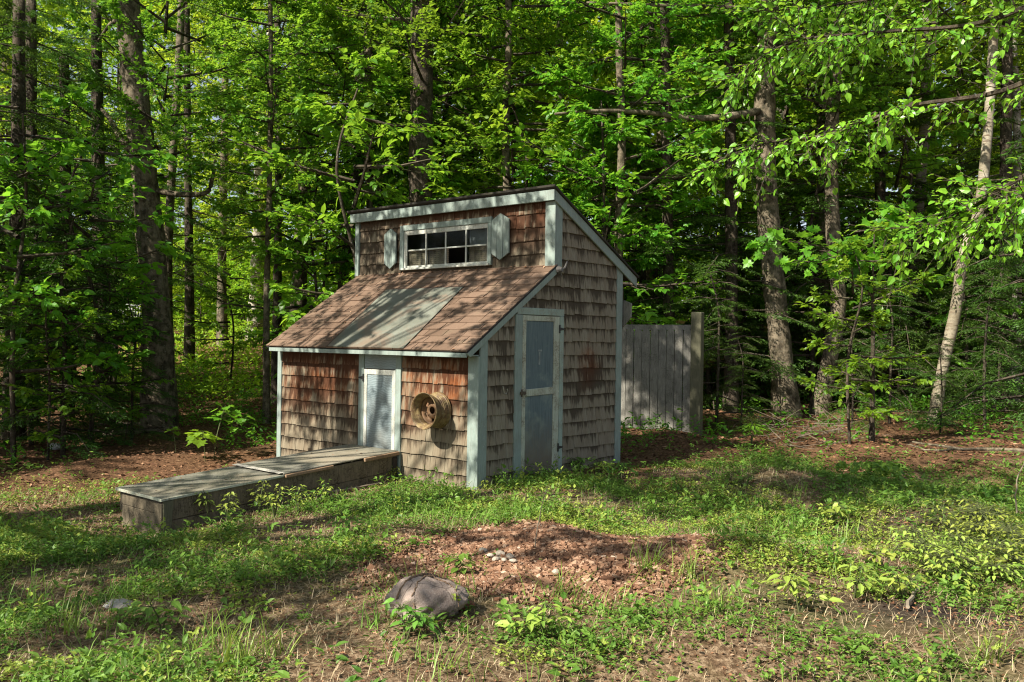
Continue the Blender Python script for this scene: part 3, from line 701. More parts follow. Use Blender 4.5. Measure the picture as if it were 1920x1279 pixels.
rim = MB().hexa(plank(xf - .026, xn + .031, yE - .038, yE - .0305, lambda y: top(y) - .02, lambda y: top(y) + .006))
rim.hexa(plank(xn + .0255, xn + .033, yE - .030, -1.62, lambda y: top(y) - .017, lambda y: top(y) + .005))
rim.hexa(plank(xf - .028, xf - .0205, yE - .030, -1.62, lambda y: top(y) - .017, lambda y: top(y) + .005))
Q(rim, 'rim', M_STILE, bevel=.001)
Q(MB().hexa(plank(xf - .022, xn + .01, -1.655, -1.585, lambda y: top(y) + .0205, lambda y: top(y) + .026)), 'seam_strip', wood_trim('pale_strip', (.36, .34, .29), (.52, .49, .43), (.2, .18, .13), .5), bevel=.001)
Q(MB().hexa(plank(xn + .0255, xn + .05, -1.60, -.99, lambda y: top(y) - .028, lambda y: top(y) + .004)), 'batten', M_BROWNB)
Q(MB().hexa(plank(xn + .0255, xn + .055, -.56, yW, lambda y: top(y) - .028, lambda y: top(y) + .012)), 'batten', M_BROWNB)
Q(MB().box(xf - .05, xf - .021, -1.60, -1.55, .16, .215), 'block', M_BROWNB); Q(MB().box(xf - .05, xf - .021, -.64, -.60, .2, .27), 'block', M_BROWNB)

# ================================================================== WHEEL RIM ON THE WALL
WO = V(-.565, -.03, .79)
wheel = thing('wheel_rim', 'rusty yellow steel wheel rim hung on the shingles right of the small door', 'wheel rim', WO)
M_RUST = rust_mat(); 
def lathe(prof, k=48):
    vs = []; fs = []
    for r, y in prof:
        for j in range(k): vs.append((r * math.cos(2 * PI * j / k), y, r * math.sin(2 * PI * j / k)))
    n = len(prof)
    for i in range(n - 1):
        for j in range(k): fs.append(np.array([i * k + j, i * k + (j + 1) % k, (i + 1) * k + (j + 1) % k, (i + 1) * k + j]))
    return np.array(vs), np.array(fs)
outer = [(.186 + .010 * (abs(y + .118) > .085) - .020 * math.exp(-((y + .125) / .03) ** 2) + .0035 * math.sin(y * 2 * PI / .0185), y) for y in np.linspace(-.022, -.222, 66)]
prof = [(.196, -.012), (.203, -.004), (.203, -.016)] + outer + [(.203, -.226), (.206, -.236), (.200, -.240), (.194, -.232), (.180, -.222), (.176, -.190), (.163, -.178), (.151, -.160), (.151, -.118), (.163, -.104), (.176, -.092), (.176, -.03)]
vs, fs = lathe(prof); ba = link('barrel', mesh_np('barrel', vs, [fs], M_RUST, smooth=True), wheel)
rr = [.042, .048, .060, .075, .088, .104, .116, .128, .140, .1505]; yy = [-.095, -.100, -.103, -.098, -.085, -.076, -.076, -.084, -.105, -.125]
k = 60; vs = [(r * math.cos(2 * PI * j / k), y, r * math.sin(2 * PI * j / k)) for r, y in zip(rr, yy) for j in range(k)]
fs = []
for i in range(len(rr) - 1):
    for j in range(k):
        if i in (4, 5, 6) and (j % 10) in (3, 4, 5, 6): continue         # vent holes
        if i == 2 and (j % 12) == 2: continue                          # bolt holes
        fs.append((i * k + j, i * k + (j + 1) % k, (i + 1) * k + (j + 1) % k, (i + 1) * k + j))
di = link('disc', mesh_np('disc', vs, [np.array(fs)], plain('rust_red_disc', (.20, .11, .05), .7, vs=16, var=.7), smooth=True), wheel)
so = di.modifiers.new('solid', 'SOLIDIFY'); so.thickness = .006
o = MB().tube([V(-.565, -.005, .965), V(-.565, -.06, .962)], .008, 6).build('nail', M_IRON, wheel, WO)
MB().tube([V(-.39, -.03, .83), V(-.372, -.035, .74), V(-.385, -.04, .655), V(-.41, -.04, .60), V(-.43, -.035, .57)], .004, 5).build('loose_wire', plain('old_wire', (.38, .34, .26), .5, .4), wheel, WO)

# ================================================================== FENCE
fa = gd(1150, 15.7); fb = gd(1296, 14.9); fdir = unit(fb - fa); fn = V(fdir[1], -fdir[0], 0)
fence = thing('wood_fence', 'grey dog eared plank fence behind the coop ending at a taller post', 'fence', fb)
Lf = np.linalg.norm(fb - fa); b = MB(); u = -2.0; zf = min(fa[2], fb[2])
while u < Lf - .04:
    w = R.uniform(.128, .150); h = 1.765 + R.normal(0, .018); o = R.uniform(0, .006)
    base = fa + fdir * u; poly = [(0, .02), (w, .02), (w, h - .05), (w - .025, h - .012), (w * .7, h), (w * .3, h), (.025, h - .012), (0, h - .05)]
    f3 = [base + fdir * a + fn * -.01 * 0 + V(0, 0, c - base[2] + zf) for a, c in poly]
    q = len(poly); b.add([p + fn * (.02 + o) for p in f3] + [p + fn * o for p in f3], [tuple(range(q)), tuple(range(2 * q - 1, q - 1, -1))] + [(i, i + q, (i + 1) % q + q, (i + 1) % q) for i in range(q)])
    u += w + R.uniform(.008, .018)
b.build('plank_panel', M_FENCE, fence, fb)
for zz in (.45, 1.40, 1.73): 
    b = MB()
    p0, p1 = fa - fdir * 2 - fn * .03, fb - fn * .03
    b.hexa([p + V(0, 0, zf + zz - p[2]) + fn * a + V(0, 0, c) for c in (0, .09) for p, a in ((p0, -.04), (p1, -.04), (p1, .025), (p0, .025))])
    b.build('rail', M_FENCE, fence, fb)
b = MB(); pc = gd(1309, 14.8)
b.hexa([pc + fdir * a + fn * c + V(0, 0, z) for z in (-.1, 2.05) for a, c in ((-.10, -.06), (.08, -.06), (.08, .08), (-.10, .08))]); b.build('post', M_POST, fence, fb, .008)
EXPO = 1.2
SUN = unit(V(-.22, -1.0, .92))
# ================================================================== GROUND
def axis(lo, a, b, hi, fine, gmax=7):
    mid = list(np.arange(a, b, fine)); l = [a]; st = fine
    while l[-1] > lo: st = min(st * 1.25, gmax); l.append(l[-1] - st)
    r = [mid[-1]]; st = fine
    while r[-1] < hi: st = min(st * 1.25, gmax); r.append(r[-1] + st)
    return np.array(l[:0:-1] + mid + r[1:])
def vnoise(seed):
    q = np.random.default_rng(seed); ws = [(q.uniform(.4, 5), q.uniform(0, 6.28), q.uniform(0, 6.28), q.uniform(-.8, .8)) for _ in range(22)]
    def f(x, y):
        t = 0
        for k, a, p, c in ws: t = t + np.sin((x * math.cos(a) + y * math.sin(a)) * k + p + c * np.sin(x * k * .7 - y * k * .5)) / (1 + .35 * k)
        return t / 4.2
    return f
NA, NB2, NC = vnoise(3), vnoise(4), vnoise(5)
def blob(x, y, c, rx, ry=None, soft=.35, ang=0):
    ry = ry or rx; dx, dy = x - c[0], y - c[1]; ca, sa = math.cos(ang), math.sin(ang)
    r = np.hypot((dx * ca + dy * sa) / rx, (-dx * sa + dy * ca) / ry); return 1 - sstep(1 - soft, 1 + soft, r)
CA = math.atan2(CR[1], CR[0])                     # direction of the camera's right in plan
def pile_f(x, y): return blob(x, y, gp(1020, 1035), 1.22, 1.05, .22, CA) 
Z_SOIL = gp(1880, 1170); Z_SOIL2 = gp(1720, 985); Z_PATH = gp(1180, 890)
def zone(x, y):
    """-> litter, green, soil, cover density"""
    d = depth(x, y); lat = (x - CAM[0]) * CR[0] + (y - CAM[1]) * CR[1]
    wob = NA(x, y) * 1.1
    forest = sstep(10.3, 12.3, d + wob + np.clip(-lat - 1.0, 0, 3) * .6)
    soil = np.clip(blob(x, y, Z_SOIL, .9, .55, .5, CA) + .7 * blob(x, y, Z_SOIL2, .8, .5, .5, CA), 0, 1) * (.6 + .4 * (NB2(x, y) > -.3))
    pf = pile_f(x, y)
    inner = ((x > -3.7) & (x < .05) & (y > -.0) & (y < 2.75)) | ((x > -2.1) & (x < -1.22) & (y > -2.92) & (y < 0))
    green = np.clip(.55 + NB2(x, y) * .9, 0, 1) * (1 - forest * .85) * (1 - pf)
    dens = np.clip(.46 + NC(x, y) * 1.1 + .7 * NA(x * 2.3, y * 2.3), .05, 1) * (1 - .82 * forest) * (1 - .93 * pf) * (1 - .8 * soil)
    dens = dens * (1 - .85 * (np.hypot(np.clip(np.abs(x + 1.66) - .42, 0, 9), np.clip(np.abs(y + 1.5) - 1.4, 0, 9)) < np.where(y < -2.0, .42, .2))) * np.where(inner, 0, 1) * (1 - .55 * blob(x, y, Z_PATH, 1.0, .45, .4, CA))
    return np.clip(forest + .25, 0, 1), green, np.clip(soil, 0, 1), dens
X, Y = np.meshgrid(axis(-170, -7, 8, 130, .055), axis(-60, -7.5, 6, 190, .055)); 
Zg = hgt(X, Y); li, gr, so_, _ = zone(X, Y)
ny, nx = X.shape; idx = np.arange(nx * ny).reshape(ny, nx)
f = np.stack([idx[:-1, :-1], idx[:-1, 1:], idx[1:, 1:], idx[1:, :-1]], -1).reshape(-1, 4)
g = link('ground', mesh_np('ground', np.stack([X, Y, Zg + R.normal(0, .004, Zg.shape)], -1).reshape(-1, 3), [f], ground_mat(), {'litter': li.ravel(), 'green': gr.ravel(), 'soil': so_.ravel()}, smooth=True))
tag(g, kind='structure')

def scatter(n, d0, d1, spread=.64, pw=1.0):
    """points over the ground in front of the camera, evenly per square metre"""
    d = np.sqrt(R.uniform(d0 ** 2, d1 ** 2, n)) if pw == 1 else (R.uniform(d0 ** pw, d1 ** pw, n)) ** (1 / pw)
    l = R.uniform(-spread, spread, n) * d
    x = CAM[0] + CF[0] * d + CR[0] * l; y = CAM[1] + CF[1] * d + CR[1] * l
    return x, y
def keep(x, y, dens): k = R.uniform(0, 1, len(x)) < dens; return x[k], y[k]
def rosettes(x, y, nleaf, size, h, tmpl, wr=.7, tilt=.5):
    n = len(x); z = hgt(x, y); sz = size * R.uniform(.5, 1.3, n)
    az = R.uniform(0, 2 * PI, (n, nleaf)); ti = R.uniform(-.2, tilt + .2, (n, nleaf))
    hh = h * R.uniform(.1, 1, (n, nleaf)) * (sz / size)[:, None]; off = R.uniform(.1, .9, (n, nleaf)) * sz[:, None]
    Pp = np.stack([x[:, None] + np.cos(az) * off, y[:, None] + np.sin(az) * off, z[:, None] + hh], -1)
    D = np.stack([np.cos(az) * np.cos(ti), np.sin(az) * np.cos(ti), np.sin(ti)], -1) + R.normal(0, .2, Pp.shape)
    N = np.array([0, 0, 1.]) + R.normal(0, .3, Pp.shape)
    L = np.repeat(sz[:, None], nleaf, 1) * R.uniform(.6, 1.2, (n, nleaf)); v = np.clip(R.uniform(.1, .9, n)[:, None] + R.normal(0, .15, (n, nleaf)), 0, 1)
    return leaf_arrays(Pp.reshape(-1, 3), D.reshape(-1, 3), N.reshape(-1, 3), L.ravel(), L.ravel() * wr, tmpl, v.ravel())
def blades(x, y, ln, w, lean_=.6, per=1, spread=0.02, vlo=0, vhi=1):
    n = len(x) * per; x = np.repeat(x, per) + R.normal(0, spread, n); y = np.repeat(y, per) + R.normal(0, spread, n); z = hgt(x, y)
    az = R.uniform(0, 2 * PI, n); a = R.uniform(.05, lean_, n)
    D = np.stack([np.cos(az) * np.sin(a), np.sin(az) * np.sin(a), np.cos(a)], -1); N = np.stack([-np.cos(az), -np.sin(az), .4 + 0 * az], -1)
    # bend: the template's tip falls along -N
    L = ln * R.uniform(.4, 1.25, n)
    return leaf_arrays(np.stack([x, y, z - .005], -1), D, -N * np.array([1, 1, -1.]), L, w * R.uniform(.6, 1.3, n), T_GRASS, R.uniform(vlo, vhi, n))
T_GRASS = (V(0, -.5, 0, 0, .5, 0, .4, -.42, .03, .4, .42, .03, .75, -.28, .14, .75, .28, .14, 1, 0, .34).reshape(-1, 3), [np.array([[0, 1, 3, 2], [2, 3, 5, 4]]), np.array([[4, 5, 6]])])
def stuff(name, parts, mats, **kw):
    vs, gq, v, ix = join_arrays(parts); o = link(name, mesh_np(name, vs, gq, mats, {'v': v}, mat_idx=ix)); o['kind'] = 'stuff'; return o

# low ground cover
x, y = scatter(80000, 3.4, 11.5); _, _, _, dn = zone(x, y); x, y = keep(x, y, dn)
ny_ = NB2(x * 1.3, y * 1.3) > .12
parts = [(*rosettes(x[ny_], y[ny_], 6, .026, .05, T_RHOMB, .8), 1), (*rosettes(x[~ny_], y[~ny_], 6, .026, .045, T_RHOMB, .75), 0)]
x, y = scatter(7000, 3.6, 12.5); _, _, _, dn = zone(x, y); x, y = keep(x, y, dn * .8)
parts.append((*rosettes(x, y, 7, .055, .09, T_LEAF, .62), 0))
x, y = scatter(3600, 3.5, 12.5); _, _, _, dn = zone(x, y); x, y = keep(x, y, np.clip(dn * 1.3 - .35, 0, 1))
parts.append((*rosettes(x, y, 12, .048, .20, T_LEAF, .5, .9), 0)); k_ = R.uniform(0, 1, len(x)) < .4
parts.append((*rosettes(x[k_] + .15, y[k_] + .1, 14, .042, .17, T_LEAF, .55, .9), 1))
x, y = scatter(9000, 10, 24); x, y = keep(x, y, np.clip(.25 + NC(x * .7, y * .7) * .9, 0, .8)); k = zone(x, y)[3] >= 0
parts.append((*rosettes(x, y, 5, .06, .10, T_RHOMB, .7), 0))
stuff('ground_cover', parts, [M_COVER, M_COVERY])
# grass
x, y = scatter(30000, 3.4, 11.0); _, _, _, dn = zone(x, y); x, y = keep(x, y, dn * np.clip(.45 + .8 * NA(x * 1.7, y * 1.7), .05, 1))
parts = [(*blades(x, y, .115, .0045, .95), 0)]
x, y = scatter(26000, 3.4, 9.8); _, _, _, dn = zone(x, y); x, y = keep(x, y, np.where(dn > .02, 1, 0) * np.clip((NB2(x * 1.6 + 3, y * 1.6) - .16) * 2.0, 0, 1) * np.where(depth(x, y) < 7.6, 1, .35))
parts.append((*blades(x, y, .21, .0052, 1.15), 0))
x, y = scatter(90000, 3.4, 10.5); li_, _, so2, dn = zone(x, y); x, y = keep(x, y, .5 * (1 - pile_f(x, y)) * (1 - .6 * so2) * np.where(dn > 0, 1, 0))
parts.append((*blades(x, y, .075, .0042, 1.57), 1))
stuff('grass', parts, [M_GRASS, M_DRY])
# fallen leaves
def flat_leaves(x, y, size, lift=.02):
    n = len(x); az = R.uniform(0, 2 * PI, n); L = size * R.uniform(.5, 1.3, n)
    D = np.stack([np.cos(az), np.sin(az), R.normal(0, .22, n)], -1); N = np.array([0, 0, 1.]) + R.normal(0, .35, (n, 3))
    return leaf_arrays(np.stack([x, y, hgt(x, y) + R.uniform(.003, lift, n)], -1), D, N, L, L * .62, T_RHOMB, np.clip(R.beta(2, 2.6, n), 0, 1))
x, y = scatter(60000, 7.5, 26); li_, _, _, dn = zone(x, y); x, y = keep(x, y, np.clip(li_ - .25, .05, 1) * np.where(dn > 0, 1, 0) * (1 - pile_f(x, y)))
parts = [(*flat_leaves(x, y, .07), 0)]
x, y = scatter(46000, 3.4, 11.5); dn = zone(x, y)[3]; x, y = keep(x, y, .6 * np.where(dn > 0, 1, 0) * (1 - pile_f(x, y)))
parts.append((*flat_leaves(x, y, .028), 0))
x = R.normal(PILE[0], 1.0, 3000); y = R.normal(PILE[1], 1.0, 3000); x, y = keep(x, y, pile_f(x, y) * .8); parts.append((*flat_leaves(x, y, .032, .035), 0))
stuff('fallen_leaves', parts, [M_LITTER])
n_ = 90; xs_, ss_ = R.uniform(-3.5, 0, n_), np.concatenate([R.uniform(0, LR, n_ // 2), LR - R.exponential(.06, n_ - n_ // 2)]); pr = np.stack([xs_, 0 * xs_, 0 * xs_], 1) + E0 + SD * ss_[:, None] + RN * .02
az_ = R.uniform(0, 6.28, n_); tx = np.array([1, 0, 0.]) * np.cos(az_)[:, None] + SD * np.sin(az_)[:, None]; L_ = R.uniform(.02, .055, n_)
pa = [(*leaf_arrays(pr, tx, RN + R.normal(0, .2, (n_, 3)), L_, L_ * .6, T_RHOMB, R.uniform(.1, .9, n_)), 0)]
n_ = 40; yl = R.uniform(-2.85, -.1, n_); pl = np.stack([R.uniform(-2.05, -1.25, n_), yl, [top(t) + .024 for t in yl]], 1); az_ = R.uniform(0, 6.28, n_); L_ = R.uniform(.015, .045, n_)
pa.append((*leaf_arrays(pl, np.stack([np.cos(az_), np.sin(az_), .06 + 0 * az_], 1), np.array([0, 0, 1.]) + R.normal(0, .15, (n_, 3)), L_, L_ * .55, T_RHOMB, R.uniform(.1, 1, n_)), 0))
stuff('roof_debris', pa, [M_LITTER])
# red stone chips of the low heap
n = 110000; x = R.normal(PILE[0], 1.0, n); y = R.normal(PILE[1], 1.0, n); x, y = keep(x, y, np.clip(pile_f(x, y) ** 1.3 * (1.05 + .6 * NA(x * 2, y * 2)), 0, 1)); n = len(x)
cube = np.array([(a, b_, c) for c in (-1, 1) for b_ in (-1, 1) for a in (-1, 1)], float) * .5
sz = np.exp(R.normal(math.log(.0185), .42, n)); dims = sz[:, None] * R.uniform(.55, 1.2, (n, 3)) * np.array([1.1, 1.1, .7])
vv = cube[None] * dims[:, None] * R.uniform(.55, 1.1, (n, 8, 1))
a = R.uniform(0, 2 * PI, n); tl = R.normal(0, .5, n); ca, sa, ct_, st_ = np.cos(a), np.sin(a), np.cos(tl), np.sin(tl)
xr = vv[..., 0] * ca[:, None] - vv[..., 1] * sa[:, None]; yr = vv[..., 0] * sa[:, None] + vv[..., 1] * ca[:, None]
yz = yr * ct_[:, None] - vv[..., 2] * st_[:, None]; zr = yr * st_[:, None] + vv[..., 2] * ct_[:, None]
zc = hgt(x, y) + R.uniform(-.004, .014, n)
vs = np.stack([xr + x[:, None], yz + y[:, None], zr + zc[:, None]], -1).reshape(-1, 3)
q = np.array([[0, 2, 3, 1], [4, 5, 7, 6], [0, 1, 5, 4], [1, 3, 7, 5], [3, 2, 6, 7], [2, 0, 4, 6]])
o = link('rubble', mesh_np('rubble', vs, [(q[None] + (np.arange(n) * 8)[:, None, None]).reshape(-1, 4)], rubble_mat(), {'v': np.repeat(np.clip(R.beta(2, 2, n), 0, 1), 8)})); o['kind'] = 'stuff'

# ================================================================== STONES
def rock(name, label, cat, c, r, m, seed, sq=(1, .8, .65), group=None, rough=.22, sub=3):
    import bmesh
    bm = bmesh.new(); bmesh.ops.create_icosphere(bm, subdivisions=sub, radius=1)
    q = np.random.default_rng(seed); ks = [(unit(q.normal(0, 1, 3)), q.uniform(.25, .8)) for _ in range(9)]; wv = [(q.normal(0, 2.2, 3), q.uniform(0, 6)) for _ in range(7)]
    for v in bm.verts:
        p = np.array(v.co); s_ = 1.0
        for nrm, h in ks: s_ = min(s_, (h + .35) / max(.05, p @ nrm)) if p @ nrm > .4 else s_
        s_ = .35 + .65 * s_ if s_ < 1 else s_
        s_ += rough * .35 * sum(math.sin(p @ a + b_) for a, b_ in wv) / 3 + (rough * .07 * sum(math.sin(p @ a * 5 + b_ * 3) * math.sin(p @ a[::-1] * 3.7) for a, b_ in wv) if sub > 3 else 0)
        v.co = Vector(p * s_ * np.array(sq) * r)
    me = bpy.data.meshes.new(name); bm.to_mesh(me); bm.free(); me.materials.append(m)
    if sub > 2: me.polygons.foreach_set('use_smooth', np.ones(len(me.polygons), bool))
    o = link(name, me, None, c); o.rotation_euler = (0, 0, q.uniform(0, 6)); return tag(o, label, cat, group)
bp = gp(803, 1150)
rock('boulder', 'brownish grey boulder with pale lichen spots and dry vines beside the red stone heap', 'rock', bp + V(0, 0, .035), .225, stone_mat('boulder_stone', (.165, .122, .102), (.36, .285, .24), (.42, .44, .38)), 5, (1.1, .85, .70), sub=5, rough=.34)
rock('flat_stone', 'pale flat stone showing through the grass at lower left', 'rock', gp(222, 1136) + V(0, 0, -.02), .16, stone_mat('pale_stone', (.30, .27, .24), (.50, .47, .43)), 8, (1, .6, .35))
rock('broken_brick', 'broken red brick lying just right of the large boulder', 'brick', gp(862, 1142) + V(0, 0, .02), .075, plain('brick', (.24, .09, .05), .9), 9, (1.2, .6, .45), rough=.1, sub=2)
rock('litter_rock', 'white rock lying in the leaf litter left of the run', 'rock', gp(102, 842) + V(0, 0, .03), .13, stone_mat('white_stone', (.42, .41, .40), (.62, .61, .60)), 12, (1, .7, .55), sub=2)
M_WST = stone_mat('white_pebble', (.33, .275, .21), (.50, .44, .36))
for i, (px, py, r) in enumerate([(905, 1043, .036), (920, 1050, .03), (938, 1046, .038), (955, 1053, .04), (962, 1060, .03), (930, 1059, .03), (945, 1062, .026), (1042, 1082, .032)]):
    rock('white_stone', 'small white stone among the red stone chips of the heap', 'stone', gp(px, py) + V(0, 0, .03), r, M_WST, 20 + i, (1, .8, .6), 'white stones on the red heap', sub=2)
# dry vines over the boulder, one continuous stem each
M_VINE = plain('dry_vine', (.20, .13, .08), .9); M_TWIG = plain('grey_twig', (.22, .18, .13), .9); M_STICK = plain('pale_stick', (.34, .28, .20), .9)
def stem(name, label, cat, pts, rs, m, group=None, k=6, wig=0.0):
    P2 = [pts[0]]
    for a, b_ in zip(pts[:-1], pts[1:]):
        for t in (.33, .67, 1.0): P2.append(a + (b_ - a) * t + R.normal(0, wig, 3) * (1 if t < 1 else .3))
    rr_ = np.interp(np.linspace(0, 1, len(P2)), np.linspace(0, 1, len(rs)), rs)
    o = MB().tube(P2, list(rr_), k).build(name, m, None, P2[0]); o.location = P2[0]; return tag(o, label, cat, group)
from mathutils.bvhtree import BVHTree
_b = [o for o in COL.objects if o.name == 'boulder'][0]; bpy.context.view_layer.update(); _mw = _b.matrix_world
BV = BVHTree.FromPolygons([_mw @ v.co for v in _b.data.vertices], [tuple(p.vertices) for p in _b.data.polygons])
ctr = bp + V(0, 0, .035); UPV = V(0, 0, 1.)
for (az0, t0, t1, bend, r, lab) in [(-.9, -1.5, 1.5, .25, .009, 'long dry vine arched over the left side of the boulder'), (-.15, -1.3, 1.55, -.25, .006, 'thin dry vine hanging down the middle of the boulder'), (.45, -1.5, 1.4, .3, .006, 'dry vine crossing the right shoulder of the boulder'), (1.35, -1.4, 1.5, .35, .007, 'dry vine lying nearly level across the face of the boulder')]:
    pts = []
    for t in np.linspace(t0, t1, 13):
        side = CR * V(1, 1, 0); fr = -CF * V(1, 1, 0); w1 = math.cos(az0) * fr + math.sin(az0) * side; w2 = math.cos(az0) * side - math.sin(az0) * fr
        u = unit(w1 * math.sin(t) + UPV * math.cos(t) + w2 * (math.sin(az0 + .2) * .45 + bend * math.sin(t * 1.7)))
        h = BV.ray_cast(Vector(ctr + u * 1.5), Vector(-u))[0]
        if h is not None: pts.append(np.array(h) + u * .005)
    stem('dry_vine', lab, 'vine', pts, [r, r * .8, r * .5], M_VINE, wig=.003)

# ================================================================== BRANCHES, TWIGS, PLANK
def gpts(l, lift=.02): return [gp(px, py) + V(0, 0, lift) for px, py in l]
stem('fallen_branch', 'long pale fallen branch lying across the leaf litter at right', 'branch', gpts([(1935, 856), (1850, 850), (1780, 848), (1710, 838)], .06), [.030, .026, .022, .012], M_BARKG, wig=.01)
stem('fallen_branch', 'forked thinner branch lying just in front of the long fallen branch', 'branch', gpts([(1800, 850), (1760, 853), (1722, 846), (1700, 842)], .05), [.02, .016, .012, .008], M_BARKG, wig=.01)
for i, (l, t) in enumerate([([(150, 826), (230, 818), (320, 815)], 'lowest fallen branch of the three among the leaves at left'), ([(170, 812), (250, 815), (330, 806)], 'middle fallen branch of the three among the leaves at left'), ([(185, 800), (260, 801), (310, 807)], 'uppermost fallen branch of the three among the leaves at left')]):
    stem('fallen_branch', t, 'branch', gpts(l, .04), [.04, .032, .02], M_BARKG, wig=.03)
stem('bent_stem', 'tall bent dry stem rising from the red stone heap', 'dry stem', [gp(1003, 1035), atd(1008, 985, depth(*gp(1003, 1035)[:2])), atd(1018, 940, depth(*gp(1003, 1035)[:2])), atd(1031, 907, depth(*gp(1003, 1035)[:2]))], [.005, .004, .002], M_STICK, wig=.004)
dd = depth(*gp(1907, 975)[:2])
stem('bent_stem', 'pale bent dry stem standing at the right edge above the yellow shrub', 'dry stem', [gp(1907, 975), atd(1903, 930, dd), atd(1910, 890, dd), atd(1925, 860, dd)], [.008, .006, .004], M_STICK, wig=.004)
for l, t in [([(1702, 1150), (1712, 1125), (1728, 1112)], 'short curved pale stick lying in the weeds at right'), ([(560, 938), (640, 925), (715, 912)], 'thin grey lath lying on the soil along the run')]:
    stem('stick', t, 'stick', gpts(l, .03), [.012, .012, .008], M_STICK, wig=.004)
# brush pile: every stem a piece of one heap
bc = gp(1500, 828); heap = thing('brush_pile', 'low heap of dead twigs in front of the twin trunks', 'brush pile', bc); b = MB()
for i in range(60):
    px = R.normal(1520, 62); py = R.normal(824, 14); c = gp(px, py); a = R.normal(CA, .9) if R.uniform() < .6 else R.uniform(0, PI); l = R.uniform(.25, .75)
    dv = V(math.cos(a), math.sin(a), R.normal(.12, .22)); p0, p1 = c - dv * l * .5, c + dv * l * .5; h = R.uniform(.03, .22)
    b.tube([p0 + V(0, 0, h), (p0 + p1) / 2 + V(0, 0, h) + R.normal(0, .03, 3), p1 + V(0, 0, h)], [R.uniform(.003, .008), .005, .002], 5)
for i in range(7):
    c = gp(R.normal(1490, 55), R.normal(812, 8)); b.tube([c, c + V(R.normal(0, .12), R.normal(0, .12), .22), c + V(R.normal(0, .28), R.normal(0, .28), R.uniform(.3, .5))], [.007, .005, .002], 5)
b.build('twigs', M_TWIG, heap, bc)['kind'] = 'stuff'

# ================================================================== TREES
def trunk_arrays(pts, rs, k=12):
    m = MB(); P2 = []; pts = [np.asarray(p, float) for p in pts]
    n = len(pts)
    for i in range(n - 1):                                          # Catmull-Rom
        p0, p1, p2, p3 = pts[max(i - 1, 0)], pts[i], pts[i + 1], pts[min(i + 2, n - 1)]
        for t in np.linspace(0, 1, 6, endpoint=False):
            P2.append(.5 * ((2 * p1) + (-p0 + p2) * t + (2 * p0 - 5 * p1 + 4 * p2 - p3) * t * t + (-p0 + 3 * p1 - 3 * p2 + p3) * t ** 3))
    P2.append(pts[-1]); rr_ = np.interp(np.linspace(0, 1, len(P2)), np.linspace(0, 1, n), rs); return P2, rr_
def trunk_mesh(name, pts, r0, r1, m, limbs=(), base=(0, 0, 0), k=12, flare=1.45):
    b = MB(); n = len(pts); rs = [r0 * flare] + list(np.linspace(r0, r1, n - 1)); pts = [np.asarray(pts[0], float) - V(0, 0, .25)] + [np.asarray(p, float) for p in pts[1:]]
    P2, rr_ = trunk_arrays(pts, rs)
    rr_ = np.array(rr_) * (1 + R.normal(0, .035, len(rr_))); b.tube(P2, list(rr_), k)
    for lp, la, lb in limbs:
        q, rq = trunk_arrays(lp, np.linspace(la, lb, len(lp))); b.tube(q, list(rq), 7)
    me = bpy.data.meshes.new(name); me.from_pydata([tuple(np.array(v) - np.asarray(base)) for v in b.v], [], b.f); me.materials.append(m)
    me.polygons.foreach_set('use_smooth', np.ones(len(me.polygons), bool)); me.update(); return me
# crowns shared by copies
CRA = broad_crown('broad_crown_a', 2.2, 10, 3.0, 38, 14, 3, .105, M_BROAD, M_BARKD, T_LEAF)
CRB = broad_crown('broad_crown_b', 3.6, 10.5, 3.3, 36, 14, 3, .115, M_BROAD, M_BARKD, T_LEAF, lift=.35)
CRC = broad_crown('broad_crown_c', 1.0, 9, 2.6, 42, 13, 3, .11, M_MAPLE, M_BARKD, T_LEAF, lift=.15)
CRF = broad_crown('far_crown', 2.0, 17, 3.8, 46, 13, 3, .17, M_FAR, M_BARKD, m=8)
CRS = broad_crown('sapling_crown', .5, 3.6, 1.15, 20, 8, 2, .095, M_MAPLE, M_BARKD, T_LEAF, m=7)
HEA = hemlock_crown('hemlock_crown_a', .9, 10.5, 2.6, 80, .9)
HEB = hemlock_crown('hemlock_crown_b', 2.6, 11.5, 2.9, 70, .9, .35)
HES = hemlock_crown('hemlock_sapling_crown', .25, 3.6, 1.3, 46, 1.15, .35, .55, .055, .7, .3)
def tree(name, label, cat, base, trunk, crown, rz=0, sc=1.0, group=None, tz=0, trunk_first=True):
    t = thing(name, label, cat, base, rz, group); t.scale = (sc, sc, sc)
    link('trunk', trunk, t)
    if crown is not None:
        c = link('crown', crown, t); c.location = (0, 0, tz)
    return t
def key_tree(name, label, spine, d, r0, r1, m, crown=None, rz=0, csc=1.0, tz=0, limbs=(), axis_at=None, cat='tree', flare=1.45):
    """spine: pixel columns and rows read off the photograph at one depth in metres"""
    base = gd(spine[0][0], d); pts = [base] + [atd(px, py, d + (dd_ if False else 0)) for px, py in spine[1:]]
    lm = [([atd(px, py, d + do) for px, py, do in lp], la, lb) for lp, la, lb in limbs]
    t = thing(name, label, cat, base); link('trunk', trunk_mesh('trunk', pts, r0, r1, m, lm, base, flare=flare), t)
    if crown is not None:
        c = link('crown', crown, t); c.rotation_euler = (0, 0, rz); c.scale = (csc,) * 3
        if axis_at: q = atd(axis_at[0], 639.5, d); c.location = (q[0] - base[0], q[1] - base[1], tz)
        else: c.location = (0, 0, tz)
    return t
